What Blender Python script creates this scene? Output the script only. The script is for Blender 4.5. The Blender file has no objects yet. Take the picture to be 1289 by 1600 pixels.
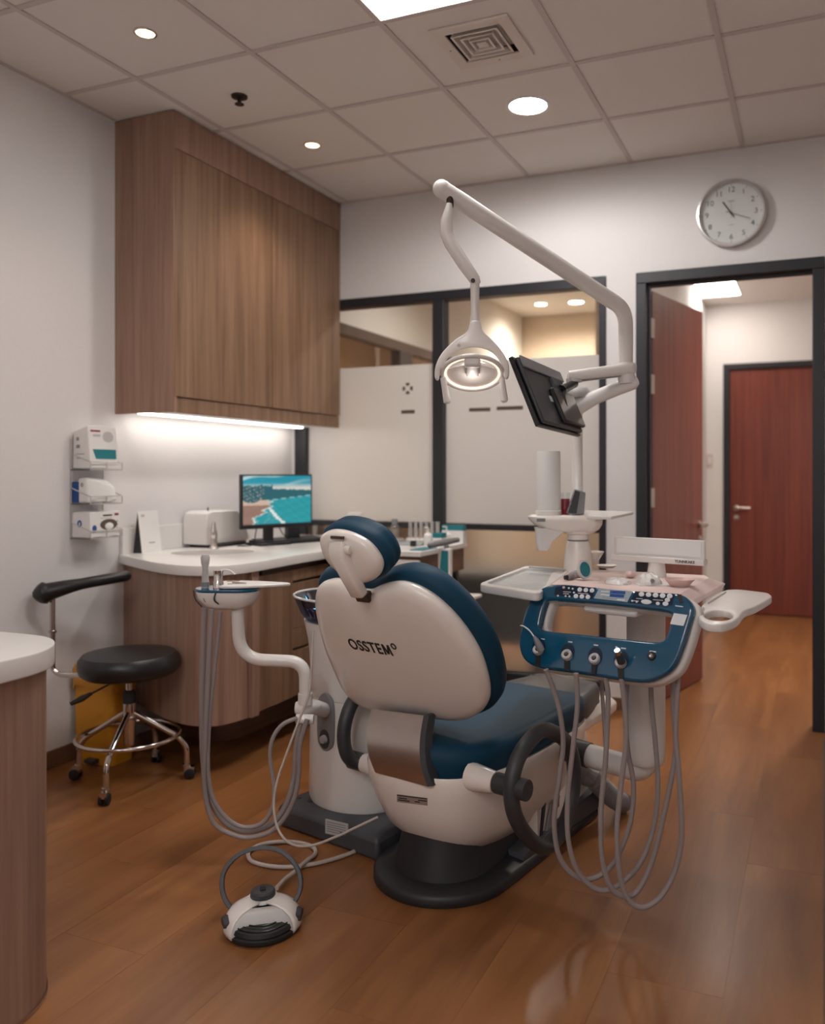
import bpy, bmesh, math, random
from mathutils import Vector, Matrix

random.seed(7)
scene = bpy.context.scene
COL = scene.collection

# ------------------------------------------------------------------ camera
F, CX, CY, H = 1308.0, 739.0, 739.5, 1.34      # focal length and principal point in pixels, eye height
YAW = 0.3873
cam_d = bpy.data.cameras.new('camera')
cam = bpy.data.objects.new('camera', cam_d)
COL.objects.link(cam)
cam.location = (0, 0, H)
cam.rotation_euler = (math.pi / 2, 0, YAW)
cam_d.sensor_fit = 'AUTO'
cam_d.sensor_width = 36
cam_d.lens = 36 * F / 1600
cam_d.shift_x = -(CX - 644.5) / 1600
cam_d.shift_y = -(800 - CY) / 1600
cam_d.clip_start = 0.02
cam_d.dof.use_dof = True
cam_d.dof.focus_distance = 2.65
cam_d.dof.aperture_fstop = 1.7
scene.camera = cam

# ------------------------------------------------------------------ world, exposure
world = bpy.data.worlds.new('world')
scene.world = world
world.use_nodes = True
world.node_tree.nodes['Background'].inputs[0].default_value = (0.35, 0.3, 0.27, 1)
world.node_tree.nodes['Background'].inputs[1].default_value = 0.02
scene.view_settings.view_transform = 'Standard'
scene.view_settings.look = 'None'
scene.view_settings.gamma = 1
scene.view_settings.use_curve_mapping = False
scene.view_settings.exposure = 1.28
scene.cycles.max_bounces = 7
scene.cycles.diffuse_bounces = 3
scene.cycles.glossy_bounces = 3
scene.cycles.transmission_bounces = 5
scene.cycles.transparent_max_bounces = 12

# ------------------------------------------------------------------ geometry of the view (used to read sizes off the photograph)
S_, C_ = math.sin(YAW), math.cos(YAW)
EYE = Vector((0, 0, H))


def ray(px, py):
    x = (px - CX) / F
    u = -(py - CY) / F
    return Vector((C_ * x - S_, S_ * x + C_, u))


def D(px, py, z):
    return EYE + ray(px, py) * z


def hit(px, py, o, n):
    r = ray(px, py)
    return EYE + r * ((o - EYE).dot(n) / r.dot(n))


def onX(px, py, X):
    return hit(px, py, Vector((X, 0, 0)), Vector((1, 0, 0)))


def onY(px, py, Y):
    return hit(px, py, Vector((0, Y, 0)), Vector((0, 1, 0)))


def onZ(px, py, Z):
    return hit(px, py, Vector((0, 0, Z)), Vector((0, 0, 1)))


# the dental chair's own frame: t towards the feet, s to its right, z up
PHI = math.radians(13)
CO = Vector((-1.17, 2.62, 0))
TD = Vector((math.sin(PHI), math.cos(PHI), 0))
SD = Vector((math.cos(PHI), -math.sin(PHI), 0))
UP = Vector((0, 0, 1))


def W(t, s, z):
    return CO + TD * t + SD * s + UP * z


def V(*a):
    return Vector(a)


# ------------------------------------------------------------------ mesh building
def smooth_path(pts, n=6, closed=False):
    pts = [Vector(p) for p in pts]
    m = len(pts)
    out = []
    rng = range(m) if closed else range(m - 1)
    for i in rng:
        if closed:
            p0, p1, p2, p3 = pts[(i - 1) % m], pts[i], pts[(i + 1) % m], pts[(i + 2) % m]
        else:
            p1, p2 = pts[i], pts[i + 1]
            p0 = pts[i - 1] if i > 0 else p1 * 2 - p2
            p3 = pts[i + 2] if i + 2 < m else p2 * 2 - p1
        for k in range(n):
            t = k / n
            out.append(0.5 * ((2 * p1) + (p2 - p0) * t + (2 * p0 - 5 * p1 + 4 * p2 - p3) * t * t + (3 * p1 - p0 - 3 * p2 + p3) * t ** 3))
    if not closed:
        out.append(pts[-1])
    return out


def arc_path(pts, r, n=6):
    """polyline with its corners rounded to radius about r"""
    pts = [Vector(p) for p in pts]
    out = [pts[0]]
    for i in range(1, len(pts) - 1):
        a, b, c = pts[i - 1], pts[i], pts[i + 1]
        u = (a - b)
        w = (c - b)
        k = min(r, u.length * 0.48, w.length * 0.48)
        p, q = b + u.normalized() * k, b + w.normalized() * k
        for j in range(n + 1):
            t = j / n
            out.append(p * (1 - t) ** 2 + b * 2 * t * (1 - t) + q * t * t)
    out.append(pts[-1])
    return out


class G:
    def __init__(self):
        self.v = []
        self.f = []

    def add(self, vs, fs):
        b = len(self.v)
        self.v += [Vector(p) for p in vs]
        self.f += [tuple(i + b for i in f) for f in fs]
        return self

    def box(self, x0, x1, y0, y1, z0, z1):
        vs = [(x0, y0, z0), (x1, y0, z0), (x1, y1, z0), (x0, y1, z0), (x0, y0, z1), (x1, y0, z1), (x1, y1, z1), (x0, y1, z1)]
        return self.add(vs, [(3, 2, 1, 0), (4, 5, 6, 7), (0, 1, 5, 4), (1, 2, 6, 5), (2, 3, 7, 6), (3, 0, 4, 7)])

    def obox(self, c, a, b, d):
        """oriented box, a b d are half vectors (right handed)"""
        c, a, b, d = Vector(c), Vector(a), Vector(b), Vector(d)
        vs = [c - a - b - d, c + a - b - d, c + a + b - d, c - a + b - d, c - a - b + d, c + a - b + d, c + a + b + d, c - a + b + d]
        return self.add(vs, [(3, 2, 1, 0), (4, 5, 6, 7), (0, 1, 5, 4), (1, 2, 6, 5), (2, 3, 7, 6), (3, 0, 4, 7)])

    def prism(self, loop, vec):
        loop = [Vector(p) for p in loop]
        vec = Vector(vec)
        n = len(loop)
        nrm = Vector((0, 0, 0))
        for i in range(n):
            nrm += loop[i].cross(loop[(i + 1) % n])
        if nrm.dot(vec) < 0:
            loop.reverse()
        vs = loop + [p + vec for p in loop]
        fs = [tuple(reversed(range(n))), tuple(range(n, 2 * n))]
        fs += [(i, (i + 1) % n, n + (i + 1) % n, n + i) for i in range(n)]
        return self.add(vs, fs)

    def rings(self, loops, cap0=True, cap1=True):
        n = len(loops[0])
        vs = [p for l in loops for p in l]
        fs = []
        for k in range(len(loops) - 1):
            for i in range(n):
                j = (i + 1) % n
                fs.append((k * n + i, k * n + j, (k + 1) * n + j, (k + 1) * n + i))
        if cap0:
            fs.append(tuple(reversed(range(n))))
        if cap1:
            fs.append(tuple(range((len(loops) - 1) * n, len(loops) * n)))
        return self.add(vs, fs)

    def tube(self, pts, r, seg=10, closed=False, caps=True):
        pts = [Vector(p) for p in pts]
        n = len(pts)
        if isinstance(r, (list, tuple)):
            m_ = len(r)
            rr = []
            for i in range(n):
                q = i * (m_ - 1) / max(n - 1, 1)
                k = min(int(q), m_ - 2)
                rr.append(r[k] + (r[k + 1] - r[k]) * (q - k))
        else:
            rr = [r] * n
        tang = []
        for i in range(n):
            a = pts[(i - 1) % n] if (closed or i > 0) else pts[i]
            b = pts[(i + 1) % n] if (closed or i < n - 1) else pts[i]
            t = b - a
            tang.append(t.normalized() if t.length > 1e-9 else Vector((0, 0, 1)))
        ref = Vector((0, 0, 1)) if abs(tang[0].z) < 0.9 else Vector((1, 0, 0))
        u = (ref - tang[0] * ref.dot(tang[0])).normalized()
        loops = []
        for i in range(n):
            u = u - tang[i] * u.dot(tang[i])
            u = u.normalized() if u.length > 1e-6 else tang[i].orthogonal().normalized()
            w = tang[i].cross(u)
            loops.append([pts[i] + (u * math.cos(2 * math.pi * k / seg) + w * math.sin(2 * math.pi * k / seg)) * rr[i] for k in range(seg)])
        if closed:
            return self.rings(loops + [loops[0]], False, False)
        return self.rings(loops, caps, caps)

    def lathe(self, o, prof, axis=(0, 0, 1), seg=28, sx=1.0, sy=1.0, xdir=None, caps=True):
        o, ax = Vector(o), Vector(axis).normalized()
        u = Vector(xdir) if xdir is not None else (Vector((1, 0, 0)) if abs(ax.x) < 0.9 else Vector((0, 1, 0)))
        u = (u - ax * u.dot(ax)).normalized()
        w = ax.cross(u)
        loops = [[o + ax * h + (u * math.cos(2 * math.pi * k / seg) * sx + w * math.sin(2 * math.pi * k / seg) * sy) * max(r, 1e-4) for k in range(seg)] for r, h in prof]
        return self.rings(loops, caps, caps)

    def ell(self, c, rx, ry, rz, seg=16, rin=9):
        c = Vector(c)
        loops = []
        for k in range(rin + 1):
            th = -math.pi / 2 + math.pi * k / rin
            loops.append([c + Vector((rx * max(math.cos(th), 1e-3) * math.cos(2 * math.pi * j / seg), ry * max(math.cos(th), 1e-3) * math.sin(2 * math.pi * j / seg), rz * math.sin(th))) for j in range(seg)])
        return self.rings(loops)

    def dome(self, loop, o, u, v, n, prof, centre=None):
        """loop: list of (a, b) in the plane; prof: list of (scale, height along n)"""
        o, u, v, n = Vector(o), Vector(u), Vector(v), Vector(n)
        m = len(loop)
        ca = sum(p[0] for p in loop) / m if centre is None else centre[0]
        cb = sum(p[1] for p in loop) / m if centre is None else centre[1]
        loops = [[o + u * (ca + (a - ca) * s) + v * (cb + (b - cb) * s) + n * h for a, b in loop] for s, h in prof]
        return self.rings(loops)


def loop2(pts, n=6):
    """closed smooth loop through 2-D points"""
    return [(p.x, p.y) for p in smooth_path([Vector((a, b, 0)) for a, b in pts], n, True)]


def rrect(x0, x1, y0, y1, r, n=5):
    out = []
    for cx, cy, a0 in ((x1 - r, y1 - r, 0), (x0 + r, y1 - r, 90), (x0 + r, y0 + r, 180), (x1 - r, y0 + r, 270)):
        for k in range(n + 1):
            a = math.radians(a0 + 90 * k / n)
            out.append((cx + r * math.cos(a), cy + r * math.sin(a)))
    return out


def ellipse(cx, cy, rx, ry, n=36):
    return [(cx + rx * math.cos(2 * math.pi * k / n), cy + ry * math.sin(2 * math.pi * k / n)) for k in range(n)]


def curve_mesh(cu):
    ob = bpy.data.objects.new('tmp', cu)
    COL.objects.link(ob)
    bpy.context.view_layer.update()
    dg = bpy.context.evaluated_depsgraph_get()
    me = bpy.data.meshes.new_from_object(ob.evaluated_get(dg))
    vs = [v.co.copy() for v in me.vertices]
    fs = [tuple(p.vertices) for p in me.polygons]
    bpy.data.objects.remove(ob)
    bpy.data.curves.remove(cu)
    bpy.data.meshes.remove(me)
    return vs, fs


def plate(loops, o, u, v, n, th, bevel=0.0, bres=2):
    """flat plate with holes; loops are lists of 2-D points, front face at o + n*th"""
    cu = bpy.data.curves.new('tmp', 'CURVE')
    cu.dimensions = '2D'
    cu.fill_mode = 'BOTH'
    cu.extrude = max(th / 2 - bevel, 1e-5)
    cu.bevel_depth = bevel
    cu.bevel_resolution = bres
    cu.offset = -bevel
    for l in loops:
        sp = cu.splines.new('POLY')
        sp.points.add(len(l) - 1)
        for i, (a, b) in enumerate(l):
            sp.points[i].co = (a, b, 0, 1)
        sp.use_cyclic_u = True
    vs, fs = curve_mesh(cu)
    o, u, v, n = Vector(o), Vector(u), Vector(v), Vector(n)
    return G().add([o + u * p.x + v * p.y + n * (p.z + th / 2) for p in vs], fs)


def text(body, size, o, u, v, n, depth=0.0006, align='CENTER', shear=0.0, bold=0.0, spacing=1.0):
    cu = bpy.data.curves.new('tmp', 'FONT')
    cu.body = body
    cu.size = size
    cu.align_x = align
    cu.align_y = 'CENTER'
    cu.extrude = depth
    cu.offset = bold
    cu.space_character = spacing
    cu.shear = shear
    vs, fs = curve_mesh(cu)
    o, u, v, n = Vector(o), Vector(u), Vector(v), Vector(n)
    return G().add([o + u * p.x + v * p.y + n * p.z for p in vs], fs)


ORIG = {}


def finish(o, label=None, cat=None, group=None, kind=None):
    if label:
        o['label'] = label
    if cat:
        o['category'] = cat
    if group:
        o['group'] = group
    if kind:
        o['kind'] = kind
    return o


def thing(name, loc, label=None, cat=None, group=None, kind=None):
    o = bpy.data.objects.new(name, None)
    o.empty_display_size = 0.05
    COL.objects.link(o)
    o.location = loc
    ORIG[o.name] = Vector(loc)
    return finish(o, label, cat, group, kind)


def part(name, g, mat, parent=None, bevel=0.0, angle=40, label=None, cat=None, group=None, kind=None, loc=None, bseg=2, solid=0.0):
    org = ORIG[parent.name] if parent is not None else (Vector(loc) if loc is not None else None)
    if org is None:
        lo = Vector([min(p[i] for p in g.v) for i in range(3)])
        hi = Vector([max(p[i] for p in g.v) for i in range(3)])
        org = Vector(((lo.x + hi.x) / 2, (lo.y + hi.y) / 2, lo.z))
    me = bpy.data.meshes.new(name)
    me.from_pydata([tuple(p - org) for p in g.v], [], g.f)
    me.validate()
    bm = bmesh.new()
    bm.from_mesh(me)
    bmesh.ops.remove_doubles(bm, verts=bm.verts, dist=1e-6)
    bmesh.ops.recalc_face_normals(bm, faces=bm.faces)
    bm.to_mesh(me)
    bm.free()
    me.polygons.foreach_set('use_smooth', [True] * len(me.polygons))
    me.set_sharp_from_angle(angle=math.radians(angle))
    me.materials.append(mat)
    o = bpy.data.objects.new(name, me)
    COL.objects.link(o)
    ORIG[o.name] = org
    if parent is not None:
        o.parent = parent
    else:
        o.location = org
    if solid:
        m = o.modifiers.new('thickness', 'SOLIDIFY')
        m.thickness = solid
    if bevel:
        m = o.modifiers.new('bevel', 'BEVEL')
        m.width = bevel
        m.segments = bseg
        m.limit_method = 'ANGLE'
        m.angle_limit = math.radians(40)
        m.harden_normals = False
    return finish(o, label, cat, group, kind)


def copy_part(src, parent, shift=(0, 0, 0)):
    c = src.copy()
    COL.objects.link(c)
    c.parent = parent
    c.location = Vector(src.location) + Vector(shift)
    ORIG[c.name] = ORIG[src.name]
    return c


# ------------------------------------------------------------------ materials
def new_mat(name):
    m = bpy.data.materials.new(name)
    m.use_nodes = True
    nt = m.node_tree
    b = nt.nodes['Principled BSDF']
    return m, nt, b


def mat(name, col, rough=0.5, metal=0.0, coat=0.0, spec=0.5, noise=0.0, bump=0.0, scale=40.0, sheen=0.0):
    m, nt, b = new_mat(name)
    b.inputs['Base Color'].default_value = (*col, 1)
    b.inputs['Roughness'].default_value = rough
    b.inputs['Metallic'].default_value = metal
    b.inputs['Coat Weight'].default_value = coat
    b.inputs['Coat Roughness'].default_value = 0.08
    b.inputs['Specular IOR Level'].default_value = spec
    if noise or bump:
        tc = nt.nodes.new('ShaderNodeTexCoord')
        no = nt.nodes.new('ShaderNodeTexNoise')
        no.inputs['Scale'].default_value = scale
        no.inputs['Detail'].default_value = 4
        nt.links.new(tc.outputs['Object'], no.inputs['Vector'])
        if noise:
            mx = nt.nodes.new('ShaderNodeMix')
            mx.data_type = 'RGBA'
            mx.inputs[6].default_value = (*[c * (1 - noise) for c in col], 1)
            mx.inputs[7].default_value = (*[min(1, c * (1 + noise)) for c in col], 1)
            nt.links.new(no.outputs['Fac'], mx.inputs[0])
            nt.links.new(mx.outputs[2], b.inputs['Base Color'])
        if bump:
            bp = nt.nodes.new('ShaderNodeBump')
            bp.inputs['Strength'].default_value = bump
            bp.inputs['Distance'].default_value = 0.002
            nt.links.new(no.outputs['Fac'], bp.inputs['Height'])
            nt.links.new(bp.outputs[0], b.inputs['Normal'])
    return m


def wood(name, dark, mid, light, vec_scale, rough=0.45, rand=True, warp=0.0, coat=0.0, fine=1.0):
    m, nt, b = new_mat(name)
    L = nt.links
    tc = nt.nodes.new('ShaderNodeTexCoord')
    mp = nt.nodes.new('ShaderNodeMapping')
    mp.inputs['Scale'].default_value = vec_scale
    L.new(tc.outputs['Object'], mp.inputs['Vector'])
    if rand:
        oi = nt.nodes.new('ShaderNodeObjectInfo')
        ml = nt.nodes.new('ShaderNodeMath')
        ml.operation = 'MULTIPLY'
        ml.inputs[1].default_value = 37.0
        L.new(oi.outputs['Random'], ml.inputs[0])
        L.new(ml.outputs[0], mp.inputs['Location'])
    n1 = nt.nodes.new('ShaderNodeTexNoise')
    n1.inputs['Scale'].default_value = 1.0
    n1.inputs['Detail'].default_value = 8
    n1.inputs['Roughness'].default_value = 0.62
    n1.inputs['Distortion'].default_value = warp
    L.new(mp.outputs[0], n1.inputs['Vector'])
    cr = nt.nodes.new('ShaderNodeValToRGB')
    cr.color_ramp.elements[0].position = 0.3
    cr.color_ramp.elements[0].color = (*dark, 1)
    cr.color_ramp.elements[1].position = 0.72
    cr.color_ramp.elements[1].color = (*light, 1)
    e = cr.color_ramp.elements.new(0.5)
    e.color = (*mid, 1)
    L.new(n1.outputs['Fac'], cr.inputs[0])
    n2 = nt.nodes.new('ShaderNodeTexNoise')
    n2.inputs['Scale'].default_value = 6.0
    n2.inputs['Detail'].default_value = 5
    L.new(mp.outputs[0], n2.inputs['Vector'])
    mr = nt.nodes.new('ShaderNodeMapRange')
    mr.inputs['To Min'].default_value = 1 - 0.22 * fine
    mr.inputs['To Max'].default_value = 1 + 0.18 * fine
    L.new(n2.outputs['Fac'], mr.inputs['Value'])
    mu = nt.nodes.new('ShaderNodeMix')
    mu.data_type = 'RGBA'
    mu.blend_type = 'MULTIPLY'
    mu.inputs[0].default_value = 1.0
    L.new(cr.outputs[0], mu.inputs[6])
    L.new(mr.outputs[0], mu.inputs[7])
    L.new(mu.outputs[2], b.inputs['Base Color'])
    b.inputs['Roughness'].default_value = rough
    b.inputs['Coat Weight'].default_value = coat
    b.inputs['Coat Roughness'].default_value = 0.15
    bp = nt.nodes.new('ShaderNodeBump')
    bp.inputs['Strength'].default_value = 0.12
    bp.inputs['Distance'].default_value = 0.001
    L.new(n2.outputs['Fac'], bp.inputs['Height'])
    L.new(bp.outputs[0], b.inputs['Normal'])
    return m


def emit(name, col, strength):
    m, nt, b = new_mat(name)
    b.inputs['Base Color'].default_value = (*[min(1, c) for c in col], 1)
    b.inputs['Emission Color'].default_value = (*col, 1)
    b.inputs['Emission Strength'].default_value = strength
    return m


def clear_glass(name, tint=(1, 1, 1), gloss=0.07, rough=0.02):
    m = bpy.data.materials.new(name)
    m.use_nodes = True
    nt = m.node_tree
    nt.nodes.clear()
    out = nt.nodes.new('ShaderNodeOutputMaterial')
    tr = nt.nodes.new('ShaderNodeBsdfTransparent')
    tr.inputs[0].default_value = (*tint, 1)
    gl = nt.nodes.new('ShaderNodeBsdfGlossy')
    gl.inputs['Roughness'].default_value = rough
    mx = nt.nodes.new('ShaderNodeMixShader')
    mx.inputs[0].default_value = gloss
    nt.links.new(tr.outputs[0], mx.inputs[1])
    nt.links.new(gl.outputs[0], mx.inputs[2])
    nt.links.new(mx.outputs[0], out.inputs[0])
    return m


def frosted(name, col, diff=0.45, clear=0.05, gloss=0.04):
    """white film on glass: scatters light both ways"""
    m = bpy.data.materials.new(name)
    m.use_nodes = True
    nt = m.node_tree
    nt.nodes.clear()
    out = nt.nodes.new('ShaderNodeOutputMaterial')
    tl = nt.nodes.new('ShaderNodeBsdfTranslucent')
    tl.inputs[0].default_value = (*col, 1)
    df = nt.nodes.new('ShaderNodeBsdfDiffuse')
    df.inputs[0].default_value = (*col, 1)
    tr = nt.nodes.new('ShaderNodeBsdfTransparent')
    gl = nt.nodes.new('ShaderNodeBsdfGlossy')
    gl.inputs['Roughness'].default_value = 0.25
    a = nt.nodes.new('ShaderNodeMixShader')
    a.inputs[0].default_value = diff
    nt.links.new(tl.outputs[0], a.inputs[1])
    nt.links.new(df.outputs[0], a.inputs[2])
    b = nt.nodes.new('ShaderNodeMixShader')
    b.inputs[0].default_value = clear
    nt.links.new(a.outputs[0], b.inputs[1])
    nt.links.new(tr.outputs[0], b.inputs[2])
    c = nt.nodes.new('ShaderNodeMixShader')
    c.inputs[0].default_value = gloss
    nt.links.new(b.outputs[0], c.inputs[1])
    nt.links.new(gl.outputs[0], c.inputs[2])
    nt.links.new(c.outputs[0], out.inputs[0])
    return m


def rough_glass(name, col, rough=0.3):
    m, nt, b = new_mat(name)
    b.inputs['Base Color'].default_value = (*col, 1)
    b.inputs['Transmission Weight'].default_value = 1.0
    b.inputs['Roughness'].default_value = rough
    b.inputs['IOR'].default_value = 1.12
    return m


def screen_mat(name, strength):
    m, nt, b = new_mat(name)
    at = nt.nodes.new('ShaderNodeVertexColor')
    at.layer_name = 'print'
    nt.links.new(at.outputs[0], b.inputs['Emission Color'])
    b.inputs['Emission Strength'].default_value = strength
    b.inputs['Base Color'].default_value = (0.01, 0.01, 0.01, 1)
    b.inputs['Roughness'].default_value = 0.25
    return m


M = {}
M['wall'] = mat('wall_paint', (0.75, 0.72, 0.71), 0.75, noise=0.03, bump=0.08, scale=90)
M['tile'] = mat('ceiling_board', (0.80, 0.745, 0.70), 0.85, noise=0.03, bump=0.15, scale=160)
M['tee'] = mat('ceiling_rail_paint', (0.62, 0.55, 0.52), 0.6)
M['oak'] = wood('oak_laminate', (0.155, 0.082, 0.045), (0.24, 0.138, 0.081), (0.325, 0.20, 0.125), (26, 26, 0.9), 0.42)
M['oak_side'] = wood('oak_laminate_side', (0.225, 0.125, 0.085), (0.315, 0.185, 0.132), (0.40, 0.25, 0.18), (24, 24, 0.8), 0.45)
M['oak_dark'] = mat('shadow_gap_brown', (0.07, 0.04, 0.03), 0.6)
M['floor'] = wood('vinyl_wood_floor', (0.185, 0.069, 0.021), (0.26, 0.103, 0.033), (0.345, 0.147, 0.052), (7.0, 0.8, 1.0), 0.34, warp=0.6, coat=0.05, fine=0.55)
M['skirt'] = wood('brown_skirting', (0.13, 0.06, 0.035), (0.18, 0.09, 0.05), (0.22, 0.11, 0.065), (1.5, 1.5, 30), 0.4)
M['navy'] = mat('dark_frame_paint', (0.017, 0.017, 0.022), 0.42)
M['mahogany'] = wood('mahogany_veneer', (0.115, 0.023, 0.014), (0.17, 0.035, 0.022), (0.22, 0.050, 0.031), (30, 30, 1.0), 0.4, fine=0.7)
M['worktop'] = mat('white_worktop', (0.80, 0.775, 0.75), 0.28, coat=0.2)
M['white'] = mat('white_plastic', (0.76, 0.72, 0.69), 0.3, coat=0.25)
M['shell'] = mat('warm_white_gloss_shell', (0.84, 0.77, 0.71), 0.25, coat=0.4)
M['white_matt'] = mat('white_card', (0.82, 0.80, 0.78), 0.6)
M['paper'] = mat('white_paper', (0.80, 0.78, 0.76), 0.7, noise=0.04, scale=25)
M['lightgrey'] = mat('light_grey_plastic', (0.50, 0.48, 0.47), 0.4)
M['midgrey'] = mat('mid_grey_plastic', (0.22, 0.22, 0.23), 0.42)
M['dkgrey'] = mat('charcoal_plastic', (0.040, 0.041, 0.046), 0.45)
M['basegrey'] = mat('slate_grey_base', (0.060, 0.062, 0.072), 0.42)
M['baseblack'] = mat('black_base_plate', (0.018, 0.018, 0.020), 0.5, bump=0.1, scale=300)
M['rubber'] = mat('black_rubber', (0.012, 0.012, 0.013), 0.6)
M['black'] = mat('black_gloss_plastic', (0.010, 0.010, 0.011), 0.3)
M['leather'] = mat('black_vinyl', (0.014, 0.013, 0.014), 0.36, bump=0.12, scale=400)
M['bluelea'] = mat('petrol_blue_vinyl', (0.006, 0.045, 0.085), 0.55, bump=0.06, scale=350, spec=0.22)
M['bluegloss'] = mat('petrol_blue_gloss', (0.003, 0.075, 0.15), 0.16, coat=0.6)
M['bluedeep'] = mat('dark_blue_panel', (0.004, 0.018, 0.045), 0.25)
M['chrome'] = mat('chrome', (0.62, 0.58, 0.56), 0.10, metal=1.0)
M['steel'] = mat('brushed_steel', (0.50, 0.44, 0.41), 0.30, metal=1.0, noise=0.08, scale=30)
M['hose'] = mat('grey_hose', (0.30, 0.255, 0.25), 0.45)
M['hose_light'] = mat('pale_cable', (0.50, 0.44, 0.40), 0.5)
M['ribbed'] = mat('ribbed_grey_hose', (0.22, 0.205, 0.21), 0.5)
M['yellow'] = mat('yellow_plastic', (0.62, 0.27, 0.015), 0.42)
M['yellowbag'] = mat('yellow_bag_film', (0.66, 0.30, 0.02), 0.35, noise=0.1, scale=14)
M['red'] = mat('red_plastic', (0.38, 0.01, 0.03), 0.35)
M['teal'] = mat('teal_print', (0.01, 0.20, 0.24), 0.45)
M['bluep'] = mat('blue_print', (0.01, 0.07, 0.28), 0.45)
M['redp'] = mat('dark_red_print', (0.25, 0.015, 0.03), 0.5)
M['greyp'] = mat('grey_print', (0.25, 0.25, 0.26), 0.6)
M['blackp'] = mat('black_print', (0.012, 0.011, 0.012), 0.5)
M['whitep'] = mat('white_print', (0.72, 0.74, 0.76), 0.5)
M['pink'] = mat('pale_pink_paper', (0.74, 0.575, 0.535), 0.65, noise=0.05, bump=0.2, scale=30)
M['pinkdish'] = mat('pink_plastic_dish', (0.70, 0.50, 0.47), 0.4)
M['film'] = mat('crumpled_clear_pouch', (0.74, 0.71, 0.69), 0.25, noise=0.12, bump=0.9, scale=120, coat=0.3)
M['speckle'] = mat('speckled_grip', (0.32, 0.29, 0.29), 0.4, noise=0.9, scale=220)
M['glasspane'] = clear_glass('window_glass')
M['trayglass'] = mat('grey_glass_mat', (0.42, 0.46, 0.46), 0.12, coat=0.4)
M['frost'] = frosted('frosted_film', (0.86, 0.84, 0.82), diff=0.42, clear=0.03)
M['frostlow'] = rough_glass('frosted_glass', (0.92, 0.90, 0.87), 0.5)
M['clearplastic'] = clear_glass('clear_plastic', (0.93, 0.95, 0.96), 0.14, 0.1)
M['blueglass'] = clear_glass('blue_clear_bowl', (0.10, 0.30, 0.48), 0.22, 0.05)
M['rim'] = mat('pale_bowl_rim', (0.62, 0.60, 0.60), 0.15, coat=0.5)
M['clockface'] = mat('clock_face', (0.72, 0.74, 0.72), 0.5)
M['clockrim'] = mat('silver_clock_rim', (0.62, 0.60, 0.58), 0.28, metal=0.7)
M['bronze'] = mat('dark_bronze', (0.05, 0.035, 0.03), 0.4, metal=0.6)
M['tanwall'] = mat('tan_wall_paint', (0.66, 0.51, 0.37), 0.8, noise=0.03)
M['creamwall'] = mat('cream_wall_paint', (0.80, 0.74, 0.66), 0.8, noise=0.03)
M['brownframe'] = mat('brown_frame_paint', (0.10, 0.065, 0.05), 0.5)
M['ventpaint'] = mat('vent_paint', (0.74, 0.66, 0.60), 0.55)
M['ventdark'] = mat('vent_duct', (0.02, 0.018, 0.018), 0.8)
M['switch'] = mat('switch_plate', (0.62, 0.56, 0.52), 0.4)
M['screen'] = screen_mat('monitor_picture', 0.52)
M['lcd'] = mat('grey_lcd', (0.36, 0.42, 0.46), 0.15, noise=0.25, scale=90)
M['panel_light'] = emit('panel_light_diffuser', (1.0, 0.975, 0.96), 8.5)
M['round_light'] = emit('round_light_lens', (1.0, 0.97, 0.93), 45.0)
M['spot_lens'] = emit('warm_downlight_lens', (1.0, 0.70, 0.42), 2.6)
M['led'] = emit('under_cabinet_led', (1.0, 0.94, 0.88), 6.0)
M['lampglow'] = emit('lamp_bulb_ring', (1.0, 0.72, 0.55), 0.55)
M['hall_light'] = emit('hall_panel_diffuser', (1.0, 0.93, 0.85), 8.0)
M['next_light'] = emit('next_room_lens', (1.0, 0.88, 0.72), 12.0)
M['wire'] = mat('white_wire', (0.50, 0.47, 0.45), 0.4)
M['benchgrey'] = mat('bench_grey', (0.10, 0.10, 0.105), 0.6)
M['steel_label'] = mat('grey_foil_label', (0.34, 0.27, 0.25), 0.4)

# ================================================================== the room
ZC = 3.09
XL, XR, YB, YF = -3.215, 1.30, 4.70, -3.18


def strct(name, g, m, bevel=0.0, **k):
    return part(name, g, m, None, bevel=bevel, kind='structure', **k)


# floor: a base with vinyl planks laid along the room's depth
floor = strct('floor', G().box(XL - 0.1, 3.0, YF, 9.4, -0.06, -0.0022), M['skirt'])
pw, plen = 0.302, 1.21
plank_meshes = {}
col_i = 0
x = XL - 0.02
while x < 1.35:
    y = -0.2 - (col_i % 3) * 0.41
    while y < 8.5:
        inside = (y + plen > 0.6 and y < YB + 0.1) or (x > -1.05 and y > YB - 1.3)
        if inside:
            y0, y1 = y, y + plen
            if y1 > YB + 0.1 and x < -1.05:
                y1 = YB + 0.02
            if y1 > 8.36:
                y1 = 8.36
            key = round(y1 - y0, 3)
            if key > 0.02:
                if key not in plank_meshes:
                    g = G().box(0, pw - 0.0007, 0, key - 0.0007, -0.002, 0.0)
                    p = part('vinyl_plank', g, M['floor'], None, loc=(0, 0, 0))
                    p.parent = floor
                    plank_meshes[key] = p.data
                else:
                    p = bpy.data.objects.new('vinyl_plank', plank_meshes[key])
                    COL.objects.link(p)
                    p.parent = floor
                p.location = Vector((x, y0, 0)) - ORIG[floor.name]
        y += plen
    x += pw
    col_i += 1

strct('wall_left', G().box(XL - 0.1, XL, YF, YB + 0.1, 0, ZC + 0.1), M['wall'])
strct('wall_right', G().box(XR, XR + 0.1, YF, YB + 0.1, 0, ZC + 0.1), M['wall'])
strct('wall_front', G().box(XL, XR, YF - 0.1, YF, 0, ZC + 0.1), M['wall'])
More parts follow.
